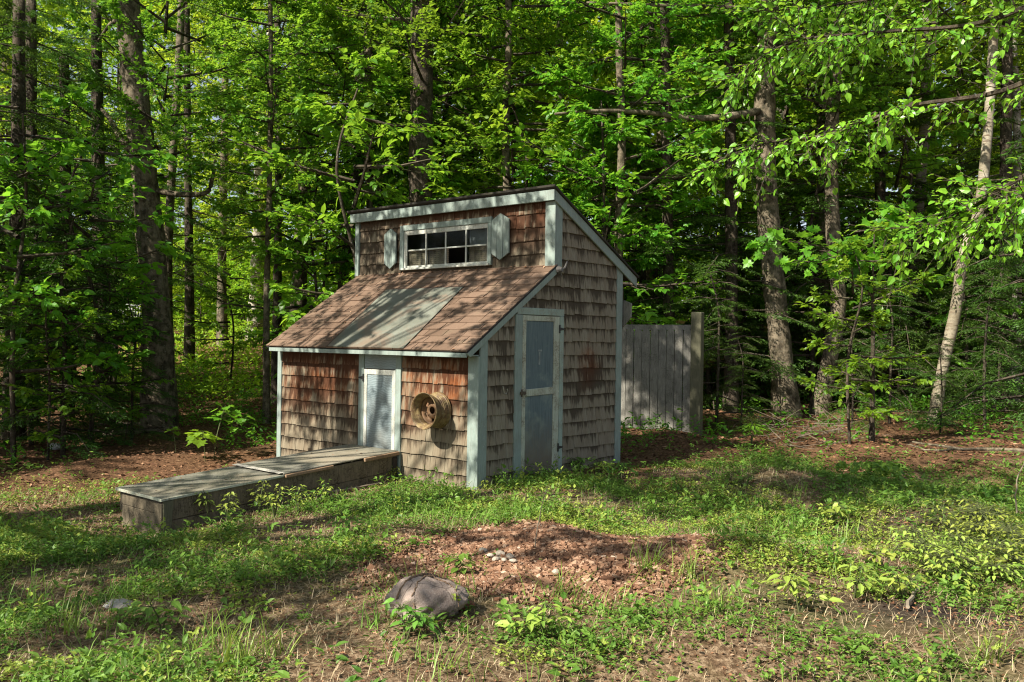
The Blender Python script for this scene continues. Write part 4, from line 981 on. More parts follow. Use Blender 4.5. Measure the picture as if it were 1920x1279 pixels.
key_tree('maple_tree', 'thick old grey trunk with a swollen scar standing left of the coop', [(302, 770), (294, 600), (275, 370), (257, 190), (240, 20), (228, -260)], 17.5, .275, .20, M_BARKG, CRB, .4, .8, 2.0,
         limbs=[([(268, 372, -.10), (262, 380, -.24)], .17, .10), ([(282, 355, 0), (330, 364, -.1), (385, 362, -.2), (398, 335, -.25), (404, 300, -.3)], .065, .03), ([(265, 300, 0), (232, 268, .1), (205, 222, .2), (190, 205, .3)], .08, .03), ([(245, 60, 0), (215, 40, .2), (185, 75, .4)], .07, .02)])
key_tree('pine_tree', 'broad dark trunk rising straight behind the middle of the coop roof', [(788, 690), (788, 500), (789, 330), (791, 160), (790, -40), (788, -300)], 18, .27, .2, M_BARKD, CRB, 2.0, 1.0, 2.2)
key_tree('hardwood_tree', 'dark leaning trunk close against the left end of the upper roof', [(634, 655), (648, 520), (660, 430), (676, 300), (690, 100), (700, -150)], 20, .16, .1, M_BARKD, CRA, 1.0, .95, 1.5)
key_tree('hardwood_tree', 'brown trunk second to the left from the roof eave end', [(553, 668), (560, 560), (566, 440), (571, 330), (566, 100), (560, -150)], 22, .19, .12, M_BARKG, CRA, 3.0, .8, 5.5)
key_tree('hardwood_tree', 'straight slim dark trunk between the pale pair and the coop', [(519, 668), (520, 560), (521, 440), (522, 300), (520, 0)], 21, .1, .07, M_BARKD, CRC, 4.0, .6, 5.0)
key_tree('birch_tree', 'paler trunk of the bright pair standing in far sunlight', [(477, 640), (480, 560), (484, 460), (488, 330), (490, 60)], 33, .26, .18, M_BARKP, CRF, 1.3, 1, 4)
key_tree('birch_tree', 'narrower twin of the bright pair standing in far sunlight', [(494, 640), (494, 560), (496, 460), (500, 330), (506, 60)], 33.6, .17, .12, M_BARKP, None)
key_tree('hardwood_tree', 'thin sunlit trunk just right of the thick old trunk', [(318, 690), (314, 560), (316, 450), (322, 330), (336, 100), (345, -100)], 22.5, .12, .08, M_BARKG, None)
key_tree('maple_tree', 'thick lichen spotted trunk standing right of the plank fence', [(1480, 782), (1466, 680), (1452, 540), (1440, 400), (1434, 200), (1442, 0), (1448, -250)], 18.2, .235, .19, M_BARKG, CRB, 3.3, .9, 3.5, limbs=[([(1436, 205, 0), (1380, 216, -.4), (1300, 222, -.8), (1220, 212, -1.0), (1130, 208, -1.2), (1040, 214, -1.4)], .085, .025), ([(1440, 20, 0), (1330, 14, -.3), (1230, 10, -.6), (1100, 5, -.8)], .07, .02)])
key_tree('beech_tree', 'slim curving brown trunk beside the thick lichen spotted trunk', [(1532, 742), (1556, 670), (1572, 570), (1562, 440), (1558, 270), (1570, 80), (1576, -200)], 18.6, .165, .12, M_BARKG, CRA, .9, .8, 4.0)
key_tree('birch_tree', 'white birch trunk leaning to the right at the right side', [(1750, 812), (1766, 700), (1792, 580), (1806, 480), (1834, 400), (1850, 270), (1860, 120), (1872, -120)], 16.8, .108, .08, M_BIRCH, CRA, 2.2, .8, 5.2, flare=1.2)
key_tree('birch_tree', 'mottled white upright birch trunk left of the leaning birch', [(1705, 700), (1710, 520), (1722, 400), (1732, 250), (1738, 80), (1736, -120)], 21.5, .13, .11, M_BIRCH, CRA, 5.0, .9, 4.4, flare=1.2)
key_tree('hardwood_tree', 'pale forked trunk showing above the upper roof corner', [(1068, 650), (1078, 420), (1088, 300), (1095, 240), (1110, 40)], 26, .17, .1, M_BARKP, CRA, .3, 1, 5.0)
key_tree('hardwood_tree', 'slim dark trunk close right of the broad trunk behind the roof', [(815, 680), (818, 400), (830, 260), (852, 110), (862, -80)], 22, .10, .07, M_BARKD, CRC, 2.9, 1, 4.0)
key_tree('hardwood_tree', 'slender straight trunk behind the middle of the upper roof', [(882, 680), (884, 400), (880, 250), (876, 60), (872, -80)], 24, .12, .09, M_BARKD, CRA, 1.9, 1, 4.0)
key_tree('hemlock_tree', 'dark hemlock trunk in the shade at the far left', [(128, 775), (130, 640), (124, 400), (120, 100)], 18.4, .13, .09, M_BARKD, HEA, .6, .8, 1.0, flare=1.2)
key_tree('hemlock_tree', 'hemlock with long drooping boughs at the left edge', [(28, 760), (30, 560), (34, 300), (36, 0)], 16, .15, .1, M_BARKD, HEB, 1.6, 1.0, -.4)
key_tree('hemlock_tree', 'hemlock standing close behind the thick old trunk', [(196, 760), (190, 560), (184, 300), (180, 0)], 20, .16, .11, M_BARKD, HEB, 2.6, 1.0, -.3)
key_tree('hemlock_tree', 'hemlock between the fence post and the thick lichen spotted trunk', [(1372, 790), (1372, 600), (1370, 300), (1366, 0)], 18.5, .13, .1, M_BARKD, HEA, 3.6, .95, .2)
key_tree('hemlock_tree', 'hemlock behind the fence with boughs over the planks', [(1255, 770), (1254, 600), (1250, 300), (1246, 0)], 18.6, .12, .09, M_BARKD, HEA, 5.1, .9, .5)
key_tree('hemlock_tree', 'hemlock filling the gap between the slim trunk and the leaning birch', [(1655, 770), (1652, 600), (1650, 300), (1646, 0)], 20.5, .13, .1, M_BARKD, HEA, .2, 1.0, -.2)
key_tree('hemlock_tree', 'hemlock rising behind the left end of the upper roof', [(720, 690), (718, 500), (716, 200), (714, -60)], 23, .15, .1, M_BARKD, HEB, 4.4, 1.0, -.5)
key_tree('hemlock_tree', 'hemlock in shade beyond the leaning birch at far right', [(1880, 770), (1884, 600), (1886, 300), (1890, 0)], 19.5, .14, .1, M_BARKD, HEB, 1.1, 1.0, -.6)
key_tree('hemlock_tree', 'hemlock with low boughs just left of the dark far left trunk', [(60, 770), (62, 560), (60, 300), (58, 0)], 17.6, .12, .09, M_BARKD, HEA, 2.2, .95, -.5)
key_tree('hemlock_tree', 'hemlock with boughs cut by the left picture edge', [(-60, 790), (-62, 560), (-64, 300), (-66, 0)], 14.4, .12, .09, M_BARKD, HEA, 4.9, 1.0, -.5)
key_tree('beech_tree', 'leafy beech behind the upper roof with sprays over the broad trunk', [(955, 660), (954, 460), (948, 260), (954, 60), (950, -120)], 18.8, .09, .06, M_BARKG, CRC, 2.9, 1.0, 2.6)
key_tree('hemlock_tree', 'tall hemlock in the gap right of the thick old trunk', [(356, 690), (355, 500), (352, 300), (350, 0)], 27, .13, .09, M_BARKD, HEB, 3.3, 1.1, .2)
key_tree('hardwood_tree', 'leafy tree rising behind the far clearing', [(418, 670), (416, 500), (420, 300), (424, 0)], 31, .15, .1, M_BARKG, CRF, 2.3, .8, 2.0)
key_tree('beech_tree', 'leafy beech behind the right roof slope', [(1165, 660), (1160, 460), (1166, 260), (1160, 60), (1164, -120)], 18, .09, .06, M_BARKG, CRC, .9, 1.0, 2.2)
key_tree('beech_tree', 'leafy beech left of the broad trunk behind the roof', [(690, 660), (694, 460), (688, 260), (692, 60), (690, -120)], 19.4, .08, .05, M_BARKG, CRC, 4.1, .9, 2.2)
key_tree('beech_tree', 'leafy beech with bright low sprays between the thick old trunk and the coop', [(502, 740), (500, 560), (505, 360), (508, 120), (505, -100)], 17.6, .06, .04, M_BARKG, CRC, 5.4, .75, 2.6)
# saplings and low growth with trunks of their own
def sap_trunk(h, r): 
    p = [V(0, 0, 0), V(R.normal(0, .05), R.normal(0, .05), h * .4), V(R.normal(0, .08), R.normal(0, .08), h * .75), V(R.normal(0, .1), R.normal(0, .1), h)]
    return trunk_mesh('trunk', p, r, r * .4, M_BARKD, k=6, flare=1.2)
ST1, ST2 = sap_trunk(3.5, .022), sap_trunk(3.3, .03)
for px, d, sc, lab in [(92, 13.6, .8, 'maple sapling in shade low at the far left'), (30, 13.4, 1.5, 'tall maple sapling cut by the left picture edge'), (165, 14.8, 1.55, 'tall maple sapling left of the thick old trunk'), (1598, 13.2, .88, 'broad leaved sapling in front of the slim curving trunk'), (590, 18.5, 1.5, 'bright maple sapling close left of the coop roof'),
                       (430, 24, 1.2, 'maple sapling in sun far back between the thick old trunk and the coop'), (660, 16.2, 1.8, 'maple sapling right behind the left roof end'), (180, 15.2, 1.0, 'leafy sapling in front of the far fence at left'),
                       (1130, 17.5, 1.8, 'bright leafy sapling behind the high roof corner'), (960, 18.5, 1.9, 'leafy sapling hidden behind the upper roof')]:
    b0 = gd(px, d); tree('maple_sapling', lab, 'sapling', b0, ST1, CRS, R.uniform(0, 6), sc)
for px, d, sc, lab in [(1392, 15.4, .5, 'small hemlock sapling at the foot of the thick lichen spotted trunk'), (1600, 15.8, .6, 'hemlock sapling below the slim curving trunk'), (1765, 15.2, .50, 'hemlock sapling at the foot of the leaning birch'),
                       (1670, 16.5, .8, 'hemlock sapling left of the leaning birch'), (1850, 16.4, .85, 'hemlock sapling right of the leaning birch'), (250, 15.6, .75, 'hemlock sapling in front of the thick old trunk'), (62, 14.8, 1.3, 'hemlock sapling near the left edge'), (120, 14.0, 1.15, 'hemlock sapling in front of the dark far left trunk'),
                       (1345, 16.2, .85, 'hemlock sapling reaching over the fence post')]:
    b0 = gd(px, d); tree('hemlock_sapling', lab, 'sapling', b0, ST2, HES, R.uniform(0, 6), sc)
# the woods behind, in rows going back; every trunk its own tree
BT = [trunk_mesh('trunk', [V(0, 0, 0), V(R.normal(0, .1), R.normal(0, .1), 4), V(R.normal(0, .25), R.normal(0, .25), 9), V(R.normal(0, .4), R.normal(0, .4), 15)], r, r * .5, m, k=8) for r, m in ((.10, M_BARKD), (.14, M_BARKG), (.08, M_BARKD), (.17, M_BARKG), (.11, M_BARKP))]
q = np.random.default_rng(11); rows = [(21, 6), (24.5, 9), (28, 11), (32, 13), (37, 14), (43, 16)]
for d, n in rows:
    for k in range(n):
        px = -180 + 2280 * (k + q.uniform(.1, .9)) / n; dj = d + q.uniform(-1.6, 1.6); b0 = gd(px, dj); far = d > 22
        if (250 < px < 560 and (d < 36 or abs(px - 385) < 60)) or (px < 150 and 22 < d < 36): continue
        con = q.uniform() < .22
        cr = ((HEA, HEB)[int(q.integers(2))] if con else (CRF if far else (CRA, CRB, CRC)[int(q.integers(3))]))
        t = tree('forest_tree', 'conifer among the crowded woods behind the coop' if con else 'slender leafy tree among the crowded woods behind the coop', 'tree', b0, BT[int(q.integers(5))], cr, q.uniform(0, 6.28), q.uniform(.85, 1.2), 'conifers in the woods behind' if con else 'leafy trees in the woods behind', tz=q.uniform(-.5, 2.5) if not con else 0)
# leafy understory in front of them
HET = hemlock_crown('hemlock_sapling_crown_b', .2, 3.8, 1.5, 54, 1.1, .45, .5, .06, .75, .3)
for d, n in ((15.2, 7), (16.5, 6), (19.6, 10), (22, 11), (26, 12), (31, 12)):
    for k in range(n):
        px = -120 + 2160 * (k + q.uniform(.1, .9)) / n; dj = d + q.uniform(-1, 1)
        if d < 16 and not (px < 235): continue
        if (270 < px < 540) or (px < 60 and dj > 22) or (190 < px < 420 and dj < 19.5) or (730 < px < 860 and dj < 18.5): continue
        if 1150 < px < 1330 and dj < 17.5: continue
        con = q.uniform() < (.72 if px < 330 or px > 1200 else .2); b0 = gd(px, dj)
        if 1420 < px < 1600 and dj < 18.5: continue
        if con: tree('hemlock_sapling', 'young hemlock in the shaded understory of the woods', 'sapling', b0, ST2, (HES, HET)[int(q.integers(2))], q.uniform(0, 6.28), q.uniform(.9, 1.7), 'young hemlocks in the understory')
        else: tree('maple_sapling', 'young maple in the shaded understory of the woods', 'sapling', b0, ST1, CRS, q.uniform(0, 6.28), q.uniform(1.1, 2.0), 'young maples in the understory')
CFL = broad_crown('gap_crown', .4, 4.2, 1.6, 24, 9, 2, .15, M_FAR, M_BARKD, m=7)
for k in range(13):
    px = q.uniform(300, 560); dj = q.uniform(31, 42); b0 = gd(px, dj)
    tree('gap_sapling', 'sunlit yellow green sapling in the clearing far behind the run', 'sapling', b0, ST2, CFL, q.uniform(0, 6.28), q.uniform(.6, 1.2), 'sunlit saplings in the far clearing')
# green growth of the far clearing, its sunlight put into the leaf colour
x, y = scatter(16000, 21, 46); l_ = ((x - CAM[0]) * CR[0] + (y - CAM[1]) * CR[1]) / depth(x, y) * FPX + 960; k_ = (l_ > 230) & (l_ < 580); x, y = x[k_], y[k_]
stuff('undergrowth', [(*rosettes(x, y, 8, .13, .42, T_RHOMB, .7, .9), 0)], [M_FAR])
# things glimpsed far off between the trunks
rc = gd(236, 36); rail_ = thing('deck_railing', 'pale slatted railing glimpsed far off left of the thick old trunk', 'railing', rc); b = MB(); rz_ = 2.15 + .02
for k in range(16):
    p_ = rc + CR * (k - 8) * .11; p_[2] = rz_; b.hexa([p_ + CR * a + CF * c + V(0, 0, z) for z in (-.05, .52) for a, c in ((-.025, -.02), (.025, -.02), (.025, .02), (-.025, .02))])
M_PALE = plain('pale_paint', (.50, .52, .50), .7); b.build('balusters', M_PALE, rail_, rc)
for z0, z1 in ((.53, .60), (-.14, -.06)):
    b = MB(); b.hexa([V(*(rc + CR * a * 1.0 + CF * c)[:2], rz_ + z) for z in (z0, z1) for a, c in ((-1.0, -.05), (.85, -.05), (.85, .05), (-1.0, .05))]); b.build('rail', M_PALE, rail_, rc)
for a in (-.95, .80):
    b = MB(); b.hexa([V(*(rc + CR * (a + e) + CF * c)[:2], z) for z in (rc[2] - .2, rz_ + .7) for e, c in ((-.05, .06), (.05, .06), (.05, .16), (-.05, .16))]); b.build('post', M_PALE, rail_, rc)
cc_ = gd(500, 50); car = thing('parked_car', 'dark parked car with a pale headlamp far off between the trunks', 'car', cc_, math.atan2(CR[1], CR[0]))
M_CAR = plain('dark_car_paint', (.02, .023, .03), .3, 0, .5, var=.1); M_GL = plain('car_glass', (.03, .035, .04), .1, 0, .5, var=.1); M_TY = plain('tyre', (.02, .02, .02), .8)
MB().prism([(-2.2, .35), (-2.15, .75), (-1.2, .92), (-.6, 1.42), (.9, 1.45), (1.6, .98), (2.15, .9), (2.2, .35)], 1, -.85, .85).build('body', M_CAR, car, bevel=.06)
for y_ in (-.857, .857):
    MB().prism([(-.98, .96), (-.52, 1.34), (.12, 1.36), (.12, .96)], 1, y_ - .004, y_ + .004).build('window', M_GL, car); MB().prism([(.20, .96), (.20, 1.36), (.84, 1.36), (1.30, .98)], 1, y_ - .004, y_ + .004).build('window', M_GL, car)
    for x_ in (-1.35, 1.35): MB().tube([V(x_, y_ * .86, .32), V(x_, y_ * 1.01, .32)], .32, 18).build('wheel', M_TY, car)
    MB().prism([(-2.22, .58), (-2.21, .76), (-1.85, .82), (-1.9, .62)], 1, y_ * .62, y_ * 1.012).build('headlight', plain('headlamp', (.75, .78, .85), .1, 0, .8, var=.05), car)
for px, d, sc in [(1432, 20.6, 1.25), (1515, 19.9, 1.1), (1600, 20.8, 1.3), (1690, 19.4, 1.15), (1735, 21.8, 1.4), (1810, 19.2, 1.1), (1870, 21.0, 1.35), (1930, 18.6, 1.2), (1560, 22.6, 1.5), (1460, 23.0, 1.5), (1390, 22.0, 1.4), (1640, 23.2, 1.5)]:
    tree('hemlock_sapling', 'young hemlock in the shaded understory of the woods', 'sapling', gd(px, d), ST2, (HES, HET)[int(q.integers(2))], q.uniform(0, 6.28), sc, 'young hemlocks in the understory')
x, y = scatter(14000, 12.5, 26); dn = zone(x, y)[3]; x, y = keep(x, y, np.clip(NA(x * .9, y * .9) * .9 + .12, 0, .55) * (dn > 0))
stuff('seedlings', [(*rosettes(x, y, 9, .085, .30, T_LEAF, .6, .7), 0)], [M_BROAD])
# far wood as one mass
n = 210000; d = q.uniform(48, 66, n); l = q.uniform(-.66, .66, n) * d; z = np.where(q.uniform(0, 1, n) < .35, q.uniform(-.5, 5, n), q.beta(1.2, 1.3, n) * 31)
x = CAM[0] + CF[0] * d + CR[0] * l; y = CAM[1] + CF[1] * d + CR[1] * l; px_ = 960 + l / d * FPX; py_ = 639 - (z - 1.6) / d * FPX
cl = NA(l * .35, z * .5) + .6 * NB2(l * .6, z * .7); kp = ((cl > -.6) | (z < 5)) & ~((np.hypot((px_ - 380) / 95, (py_ + 5) / 80) < 1))
x, y, z = x[kp], y[kp], z[kp]; n = len(x); D = q.normal(0, 1, (n, 3)); D[:, 2] *= .5; N = q.normal(0, .6, (n, 3)) + np.array([0, -.3, 1.])
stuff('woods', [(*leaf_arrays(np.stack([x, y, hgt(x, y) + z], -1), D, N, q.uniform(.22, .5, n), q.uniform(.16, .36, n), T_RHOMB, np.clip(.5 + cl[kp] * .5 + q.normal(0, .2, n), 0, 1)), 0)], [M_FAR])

# ---- birch at the right, outside the frame, its low branches hanging into the view
def limb_crown(name, limbs, m, mb, twig, nsp0, leafL, tmpl, droop, base, sp_m=7, wr=.78, spread=.9):
    parts = []
    for lp, r, *fr_ in limbs:
        nsp = int(nsp0 * (fr_[0] if fr_ else 1))
        pts, rr_ = trunk_arrays([atd(*p) for p in lp], np.linspace(r, .004, len(lp))); pts = np.array(pts)
        parts.append((*tubes_arrays(pts[:-1], pts[1:], rr_[:-1], rr_[1:], 0, 5), 1))
        i = R.integers(2, len(pts) - 1, nsp); p = pts[i] + R.normal(0, .02, (nsp, 3)); t = unit(pts[np.minimum(i + 1, len(pts) - 1)] - pts[i])
        d = t * .5 + R.normal(0, spread, (nsp, 3)); d[:, 2] -= droop; d = unit(d); ln = twig * R.uniform(.4, 1.2, nsp)
        parts.append((*tubes_arrays(p, p + d * ln[:, None], .004, .0015, -.01, 3), 1))
        N = np.array([0, 0, 1.]) + R.normal(0, .3, d.shape); N = np.where(np.abs(d[:, 2:]) > .8, CF * -1 + R.normal(0, .4, d.shape), N)
        parts.append((*sprays(p, d, N, ln, sp_m, leafL, wr, tmpl, 50, .5, .35), 0))
    vs, gq, v, ix = join_arrays(parts); return mesh_np(name, vs - base, gq, [m, mb], {'v': v}, mat_idx=ix)
bb = gd(2260, 5.4)
t = thing('birch_tree', 'near birch reaching in from the right with large glossy pale green leaves', 'tree', bb)
link('trunk', trunk_mesh('trunk', [bb, atd(2255, 600, 5.4), atd(2270, 200, 5.4), atd(2262, -400, 5.4)], .10, .06, M_BIRCH, base=bb), t)
NL = [([(2262, -60, 5.4), (2050, -40, 5.3), (1850, 40, 5.3), (1650, 60, 5.5), (1480, 80, 5.7), (1370, 150, 5.8)], .022),
      ([(2262, 80, 5.4), (2060, 90, 5.2), (1880, 170, 5.2), (1700, 200, 5.4), (1560, 250, 5.6), (1430, 270, 5.8), (1300, 320, 5.9)], .022),
      ([(2262, 240, 5.4), (2080, 260, 5.2), (1920, 330, 5.1), (1820, 390, 5.2), (1740, 420, 5.3), (1690, 440, 5.4)], .02, .6),
      ([(2262, 300, 5.4), (2080, 330, 5.1), (1960, 350, 5.0), (1890, 380, 5.0), (1840, 410, 5.1)], .018, .5),
      ([(2262, -200, 5.4), (2000, -120, 5.6), (1760, -30, 5.8), (1560, 10, 6.0), (1420, 20, 6.2)], .02)]
link('crown', limb_crown('crown', NL, M_BIRCHL, M_BARKD, .40, 150, .053, T_LEAF, .55, bb), t)
# maple bough hanging before the two right trunks
mb_ = gd(1637, 13.6)
t = thing('maple_sapling', 'thin stemmed maple with flat bright boughs across the two brown trunks', 'sapling', mb_)
ML = [([(1636, 560, 13.6), (1600, 500, 13.4), (1560, 470, 13.2), (1500, 455, 13.1), (1430, 452, 13.0)], .016), ([(1636, 545, 13.6), (1610, 490, 13.3), (1590, 478, 13.2), (1530, 490, 13.0), (1480, 488, 13)], .014), ([(1636, 560, 13.6), (1660, 450, 13.7), (1680, 410, 13.6), (1690, 395, 13.5)], .012)]
link('trunk', trunk_mesh('trunk', [mb_, atd(1636, 700, 13.6), atd(1637, 600, 13.6), atd(1636, 540, 13.6), atd(1640, 430, 13.6)], .035, .012, M_BARKD, base=mb_, k=7), t)
link('crown', limb_crown('crown', ML, M_MAPLE, M_BARKD, .38, 24, .15, T_MAPLE, .0, mb_, sp_m=5, wr=1.0, spread=.5), t)

# ---- young maples beside the run
def seedling(name, label, cat, base, hs, nl, leaf, m=M_MAPLE, tmpl=T_MAPLE, wr=1.0, spread=.16, lean_=(0, 0), tilt=-.25, group=None):
    t = thing(name, label, cat, base, 0, group); b = MB(); parts = []
    for h in hs:
        a = R.uniform(0, 6.28); tip = V(lean_[0] + math.cos(a) * spread * .5, lean_[1] + math.sin(a) * spread * .5, h)
        b.tube([V(0, 0, -.03), tip * V(.35, .35, .5), tip], [.006, .005, .003], 5)
        az = np.arange(nl) * 2.4 + R.uniform(0, 6); k = np.arange(nl) / nl; r = spread * (.25 + .75 * k)
        Pp = tip + np.stack([np.cos(az) * r * .6, np.sin(az) * r * .6, -.35 * h * (k ** 1.5) * .6 + R.normal(0, .02, nl)], -1)
        for p, z_ in zip(Pp, az): b.tube([tip * V(.9, .9, .86), p], [.002, .0015], 3, False)
        D = np.stack([np.cos(az), np.sin(az), tilt + R.normal(0, .25, nl)], -1); N = np.array([0, 0, 1.]) + R.normal(0, .25, (nl, 3))
        L = leaf * R.uniform(.6, 1.2, nl); parts.append((*leaf_arrays(Pp, D, N, L, L * wr, tmpl, R.uniform(.2, 1, nl)), 0))
    me = bpy.data.meshes.new('stem'); me.from_pydata(b.v, [], b.f); me.materials.append(plain('green_stem', (.10, .12, .04), .7) if 'green_stem' not in bpy.data.materials else bpy.data.materials['green_stem']); link('stem', me, t)
    vs, gq, v, ix = join_arrays(parts); link('leaves', mesh_np('leaves', vs, gq, [m], {'v': v}, mat_idx=ix), t); return t
def lr(a, b_): return tuple((CR * a + CF * b_)[:2])
g0 = gp(385, 868)
seedling('maple_seedling', 'bright young maple in a sunbeam behind the wooden run', 'seedling', g0, [.46, .38], 13, .17, spread=.26, lean_=lr(-.05, 0))
seedling('maple_seedling', 'taller young maple leaning toward the coop corner', 'seedling', gp(400, 862), [.80, .70, .62], 9, .16, spread=.30, lean_=lr(.25, .1))
seedling('maple_seedling', 'smallest young maple with a single leaf cluster left of the bright one', 'seedling', gp(330, 850), [.38], 7, .12, spread=.14)
seedling('leafy_plant', 'dark green broad leaved plant in shade right of the coop door', 'plant', gp(1640, 905), [.22, .26, .2, .24, .18, .22], 12, .17, M_COVER, T_LEAF, .75, .30)
seedling('leafy_plant', 'small broad leaved plant at the edge of the leaf litter at right', 'plant', gp(1858, 945), [.16, .18, .13], 9, .12, M_COVER, T_LEAF, .75, .18)
seedling('leafy_plant', 'ferny green plant in front of the brush pile', 'plant', gp(1408, 838), [.32, .28, .3, .25], 14, .12, M_MAPLE, T_LEAF, .45, .22)
for px, py, lab in [(1120, 890, 'leafy weed clump against the back corner of the door wall'), (1085, 885, 'leafy weed clump below the hinges of the tall door'), (1160, 895, 'leafy weed clump just beyond the coop corner')]:
    seedling('weed_clump', lab, 'weeds', gp(px, py), [.17, .13, .15, .12, .1], 13, .075, M_COVER, T_LEAF, .5, .17)
for px, py, lab in [(1240, 800, 'dark bush growing against the left planks of the fence'), (1275, 805, 'dark bush growing against the planks nearest the post')]:
    seedling('fence_bush', lab, 'bush', gp(px, py), [.28, .3, .24, .2, .34], 16, .07, M_COVER, T_LEAF, .5, .22)
for px, py, s_, lab in [(735, 905, 1, 'small pale weed at the foot of the small door'), (855, 912, .8, 'weed at the foot of the shingles under the wheel rim'), (925, 912, .9, 'weed at the front corner post'), (960, 905, .8, 'weed left of the tall door'), (900, 918, .7, 'low weed in front of the corner post')]:
    seedling('weed', lab, 'weed', gp(px, py), [.16 * s_, .12 * s_, .14 * s_], 10, .045, M_COVERY, T_LEAF, .6, .09)
for px, py, s_, lab in [(486, 962, 1.2, 'tall leafy weed against the near side of the run'), (425, 985, 1.1, 'leafy weed near the end post of the run'), (515, 975, 1.2, 'leafy weed in front of the run seam'), (600, 950, .9, 'pale weed beside the lath'), (392, 985, 1.3, 'weed with a single tall stalk by the run end'), (560, 965, 1.0, 'leafy weed halfway along the run')]:
    seedling('weed', lab, 'weed', gp(px, py), [.26 * s_, .2 * s_, .15 * s_, .18 * s_], 12, .05, M_COVERY, T_LEAF, .55, .11)
for px, py, s_, lab in [(1880, 1040, 1.25, 'bright yellow green shrub at the right edge'), (1800, 1030, 1.1, 'bright yellow green shrub left of the right edge shrub'), (1835, 1085, 1.0, 'low bright shrub in front of the two yellow green shrubs'), (1745, 1060, .9, 'low yellow green shrub beside the dark soil'), (1915, 1075, 1.1, 'yellow green shrub cut by the right picture edge'), (1845, 1015, 1.15, 'yellow green shrub at the back of the sunny shrub patch'), (1765, 1090, .9, 'low yellow green shrub at the front of the sunny shrub patch')]:
    seedling('yellow_shrub', lab, 'shrub', gp(px, py), list(np.array([.12, .26, .16, .1, .22, .09, .19, .30, .13]) * s_), 34, .044, M_COVERY, T_LEAF, .6, .30 * s_)
for px, py, s_, lab in [(1660, 1075, 1, 'broad leaved weed left of the yellow green shrubs'), (1600, 1125, 1, 'broad leaved weed in the middle of the right clearing'), (1500, 1150, 1.1, 'bright lobed weed at lower right'), (1690, 1125, .9, 'broad leaved weed by the curved stick'), (1560, 985, 1, 'pale leaved weed in the shade band at right'), (305, 1190, 1, 'tall stalked weed at lower left'), (1010, 1205, .9, 'leafy weed at the bottom middle'), (760, 1200, .9, 'leafy weed in front of the boulder'), (650, 1010, .9, 'leafy weed left of the red stone heap'), (850, 1080, .8, 'weed behind the boulder')]:
    seedling('leafy_weed', lab, 'weed', gp(px, py), [.14 * s_, .18 * s_, .11 * s_], 11, .075, M_COVERY if px > 1000 else M_COVER, T_LEAF, .7, .15)
# grass tufts
def tuft(label, c, n, ln, w, m=M_GRASS):
    x = np.full(n, c[0]) + R.normal(0, .05, n); y = np.full(n, c[1]) + R.normal(0, .05, n); L = ln
    o_ = blades(x, y, L, w, .75); vs, fs, v = o_; me = mesh_np('grass_tuft', vs - c, fs, [m], {'v': v}); o = link('grass_tuft', me, None, c); tag(o, label, 'grass tuft', 'tall grass tufts')
for px, py, n, ln, lab in [(430, 1250, 46, .30, 'tallest grass tuft at the lower left'), (380, 1215, 30, .24, 'grass tuft just behind the tallest one at lower left'), (500, 1235, 30, .24, 'grass tuft right of the tallest one at lower left'), (1050, 1120, 34, .22, 'grass tuft at the near edge of the red stone heap'), (1215, 1075, 40, .26, 'grass tuft at the right foot of the red stone heap'),
                           (1290, 1090, 40, .24, 'grass tuft right of the heap in full sun'), (1400, 1010, 36, .26, 'arching grass tuft on the left of the sunlit ridge'), (1450, 1005, 40, .28, 'arching grass tuft on the middle of the sunlit ridge'), (1510, 1010, 36, .26, 'arching grass tuft on the right of the sunlit ridge'), (1580, 1020, 26, .24, 'grass tuft before the pale leaved weed'), (1340, 1150, 36, .2, 'grass tuft in the middle of the lower right'),
                           (60, 1140, 36, .22, 'grass tuft in shade at the left edge'), (130, 1190, 36, .24, 'grass tuft left of the pale flat stone'), (700, 1175, 24, .18, 'grass tuft left of the boulder'), (850, 1265, 20, .2, 'grass tuft at the bottom middle edge'), (1850, 1240, 24, .24, 'grass tuft on dark soil at lower right')]:
    tuft(lab, gp(px, py), n, ln, .0062)

# ---- unseen trees closing the clearing's left, added for shade and darker window reflections
for x_, y_, cr, tk, lab in [(-13.5, -9.0, HEA, 3, 'tall hemlock at the left side of the clearing'), (-10.5, -12.5, CRB, 3, 'tall leafy tree at the far left corner behind the clearing'), (-9.8, -5.2, CRA, 1, 'broad leafy tree at the left side of the clearing, nearest the run')]:
    tree('clearing_tree', lab, 'tree', V(x_, y_, float(hgt(x_, y_))), BT[tk], cr, R.uniform(0, 6), 1.0)
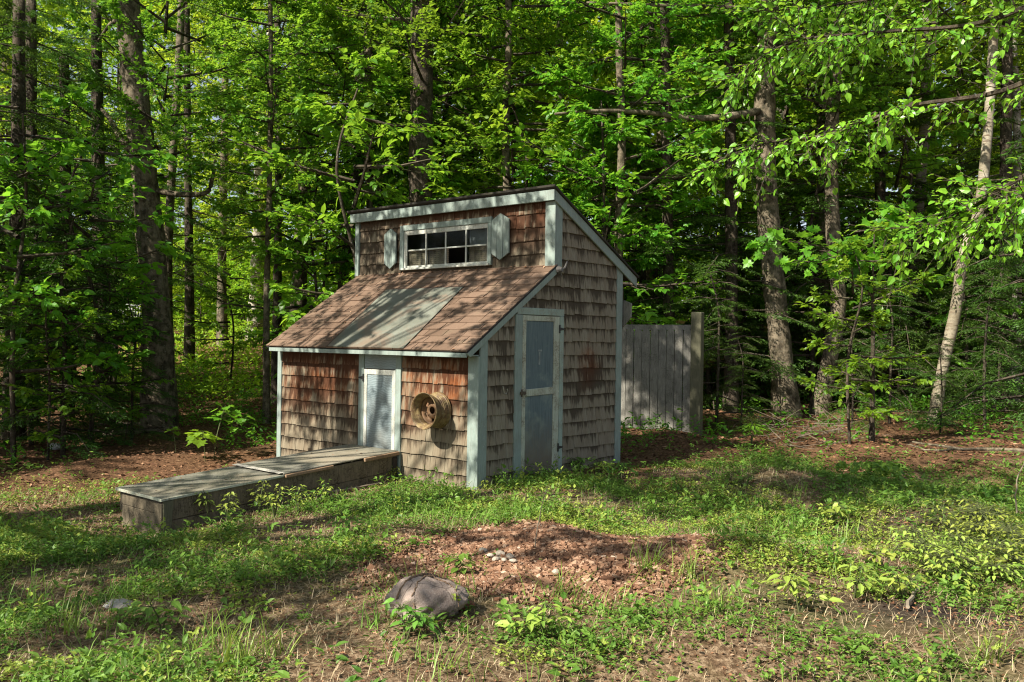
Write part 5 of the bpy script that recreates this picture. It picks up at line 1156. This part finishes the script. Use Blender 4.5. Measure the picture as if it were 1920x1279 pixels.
# ---- trees behind the camera whose crowns throw the dappled shade
def shade_tree(label, base, clumps, m=M_BROAD, leafL=.10):
    t = thing('shade_tree', label, 'tree', base); topz = max(c[2] for c, _, _ in clumps) + .5
    lm = []; parts = []; tp = lambda z: V(base[0] + .03 * z, base[1], z)
    for c, r, n in clumps:
        z0 = max(2.2, c[2] - 2.0); a = tp(z0); mid = (a + c) / 2 + V(0, 0, .35); lm.append(([a, mid, c], .035, .01))
        kc = max(2, n // 2); cc = c + R.normal(0, 1, (kc, 3)) * np.array([r, r, r * .5]) * .6
        P_ = np.repeat(cc, 2, 0) + R.normal(0, .08, (kc * 2, 3)); n = len(P_); D = R.normal(0, 1, (n, 3)); D[:, 2] = D[:, 2] * .3 - .1
        parts.append((*tubes_arrays(np.tile(c, (n // 3, 1)), P_[:n // 3],   .006, .003, .05, 3), 1))
        parts.append((*sprays(P_, unit(D), np.array([0, 0, 1.]) + R.normal(0, .25, (n, 3)), R.uniform(.25, .5, n), 11, leafL, .75, T_RHOMB), 0))
    vs, gq, v, ix = join_arrays(parts); link('crown', mesh_np('crown', vs - base, gq, [m, M_BARKD], {'v': v}, mat_idx=ix), t)
    link('trunk', trunk_mesh('trunk', [base, tp(3.), tp(6.), tp(topz)], .2, .08, M_BARKG, lm, base), t)
def up(p, h): return np.asarray(p, float) + SUN * ((h - p[2]) / SUN[2])
SH = []
for px, py, r, n in [(250, 1060, .9, 105), (480, 1090, .9, 95), (90, 1010, 1.0, 110), (640, 1080, .7, 44), (350, 1010, .6, 44), (60, 1130, .9, 80), (400, 1160, .6, 34), (990, 1010, .45, 40), (1150, 1030, .45, 34), (1290, 1010, .45, 26), (1330, 925, 1.0, 120), (1560, 915, 1.0, 120), (1740, 905, .7, 40), (1120, 905, .7, 60), (560, 1180, .6, 24), (150, 1200, .7, 36), (860, 1130, .3, 9)]:
    SH.append((up(gp(px, py), 6.0), r, n))
for p, h, r, n in [((-2.9, .4, 1.9), 6.6, .8, 44), ((-1.9, .8, 2.1), 6.7, .75, 42), ((-1.1, .9, 2.2), 6.6, .6, 24), ((-.4, .5, 2.0), 6.5, .5, 10), ((-2.4, .1, 1.6), 6.5, .5, 14), ((-2.6, 1.29, 2.9), 6.9, .8, 80), ((-1.7, 1.29, 2.9), 7.0, .7, 60), ((-.7, 1.29, 3.0), 7.1, .7, 70), ((-3.3, 1.29, 2.9), 6.8, .5, 50), ((-3.2, 0, .9), 6.2, .5, 36), ((-2.3, 0, .4), 6.0, .35, 16), ((-1.6, -.1, .7), 6.2, .3, 12), ((-1.66, -2.2, .1), 6, .5, 30), ((-1.66, -1.2, .2), 6.2, .35, 12), ((-1.5, -2.8, -.1), 6, .3, 10)]:
    SH.append((up(V(*p), h), r, n))
for p, h, r, n in [((-2.3, 6.9, 1.2), 10.5, .9, 90), ((-1.2, 6.3, .5), 10.5, .7, 80), ((2.6, 3.0, 0), 8.5, .9, 80), ((2.9, 2.6, 0), 7.5, .8, 80), ((1.2, 1.8, 0), 7.5, .7, 60), ((-1.3, 6.6, 1.6), 10.5, .9, 90), ((-1.8, 6.9, .9), 7.2, .8, 170), ((-1.1, 6.5, .6), 7.2, .7, 150), ((-1.4, 6.7, 1.5), 7.4, .6, 110), ((3.4, 3.2, 0), 8.0, .7, 60), ((4.6, 3.4, 0), 8.0, .9, 70), ((3.2, 5.0, 0), 9.0, .8, 50), ((-.6, 5.2, .1), 10, .8, 60), ((-1.5, 8.5, .1), 11.5, 1.0, 70), ((.6, 6.5, 0), 10.5, .9, 60), ((.6, 3.6, .0), 9.5, .8, 70), ((1.6, 4.6, 0), 9.5, .8, 50)]:
    SH.append((up(V(*p), h), r, n))
def inframe(p): 
    v = p - CAM; z = v @ CF; return z > .1 and abs(v @ CR) < .60 * z and (v @ CU) < .42 * z
print('SHADE IN FRAME', [tuple(np.round(c, 1)) for c, r, n in SH if inframe(c)])
A_ = [s_ for s_ in SH if s_[0][0] < -2.6]; B_ = [s_ for s_ in SH if -2.6 <= s_[0][0] < .6]; C_ = [s_ for s_ in SH if s_[0][0] >= .6]
for i, (cl, lab) in enumerate(((A_, 'tall shade tree standing left of the clearing behind the viewpoint'), (B_, 'tall shade tree behind the viewpoint nearest the run'), (C_, 'tall shade tree directly behind the viewpoint'))):
    m = np.mean([c for c, _, _ in cl], 0); base = V(m[0] - (.5, 3.2, 3.0)[i], m[1] - (2., 1., 1.)[i], 0); base[2] = hgt(base[0], base[1]); print('shade', i, np.round(base, 1), len(cl)); shade_tree(lab, base, cl)
# ================================================================== LIGHT
s = unit(V(-.22, -1.0, .92))
sun = bpy.data.lights.new('sun', 'SUN'); sun.energy = 5.0; sun.angle = math.radians(.5); sun.color = (1, .93, .81)
so = bpy.data.objects.new('sun', sun); COL.objects.link(so); so.rotation_euler = Vector(s).to_track_quat('Z', 'Y').to_euler(); so.location = (-5, -20, 20)
w = bpy.data.worlds.new('World'); scene.world = w; w.use_nodes = True
nt = w.node_tree; bg = nt.nodes['Background']; sk = nt.nodes.new('ShaderNodeTexSky'); sk.sky_type = 'NISHITA'; sk.sun_disc = False
sk.sun_elevation = math.asin(s[2]); sk.sun_rotation = math.atan2(s[0], s[1])
hs = nt.nodes.new('ShaderNodeHueSaturation'); hs.inputs['Saturation'].default_value = .62; nt.links.new(sk.outputs[0], hs.inputs['Color']); nt.links.new(hs.outputs[0], bg.inputs[0]); bg.inputs[1].default_value = .068
scene.view_settings.view_transform = 'Standard'; scene.view_settings.look = 'None'; scene.view_settings.exposure = EXPO; scene.view_settings.gamma = 1
scene.cycles.max_bounces = 8; scene.cycles.diffuse_bounces = 4; scene.cycles.transmission_bounces = 5; scene.cycles.transparent_max_bounces = 8
scene.cycles.use_denoising = True; scene.cycles.sample_clamp_indirect = 6
scene.cycles.filter_width = 1.15
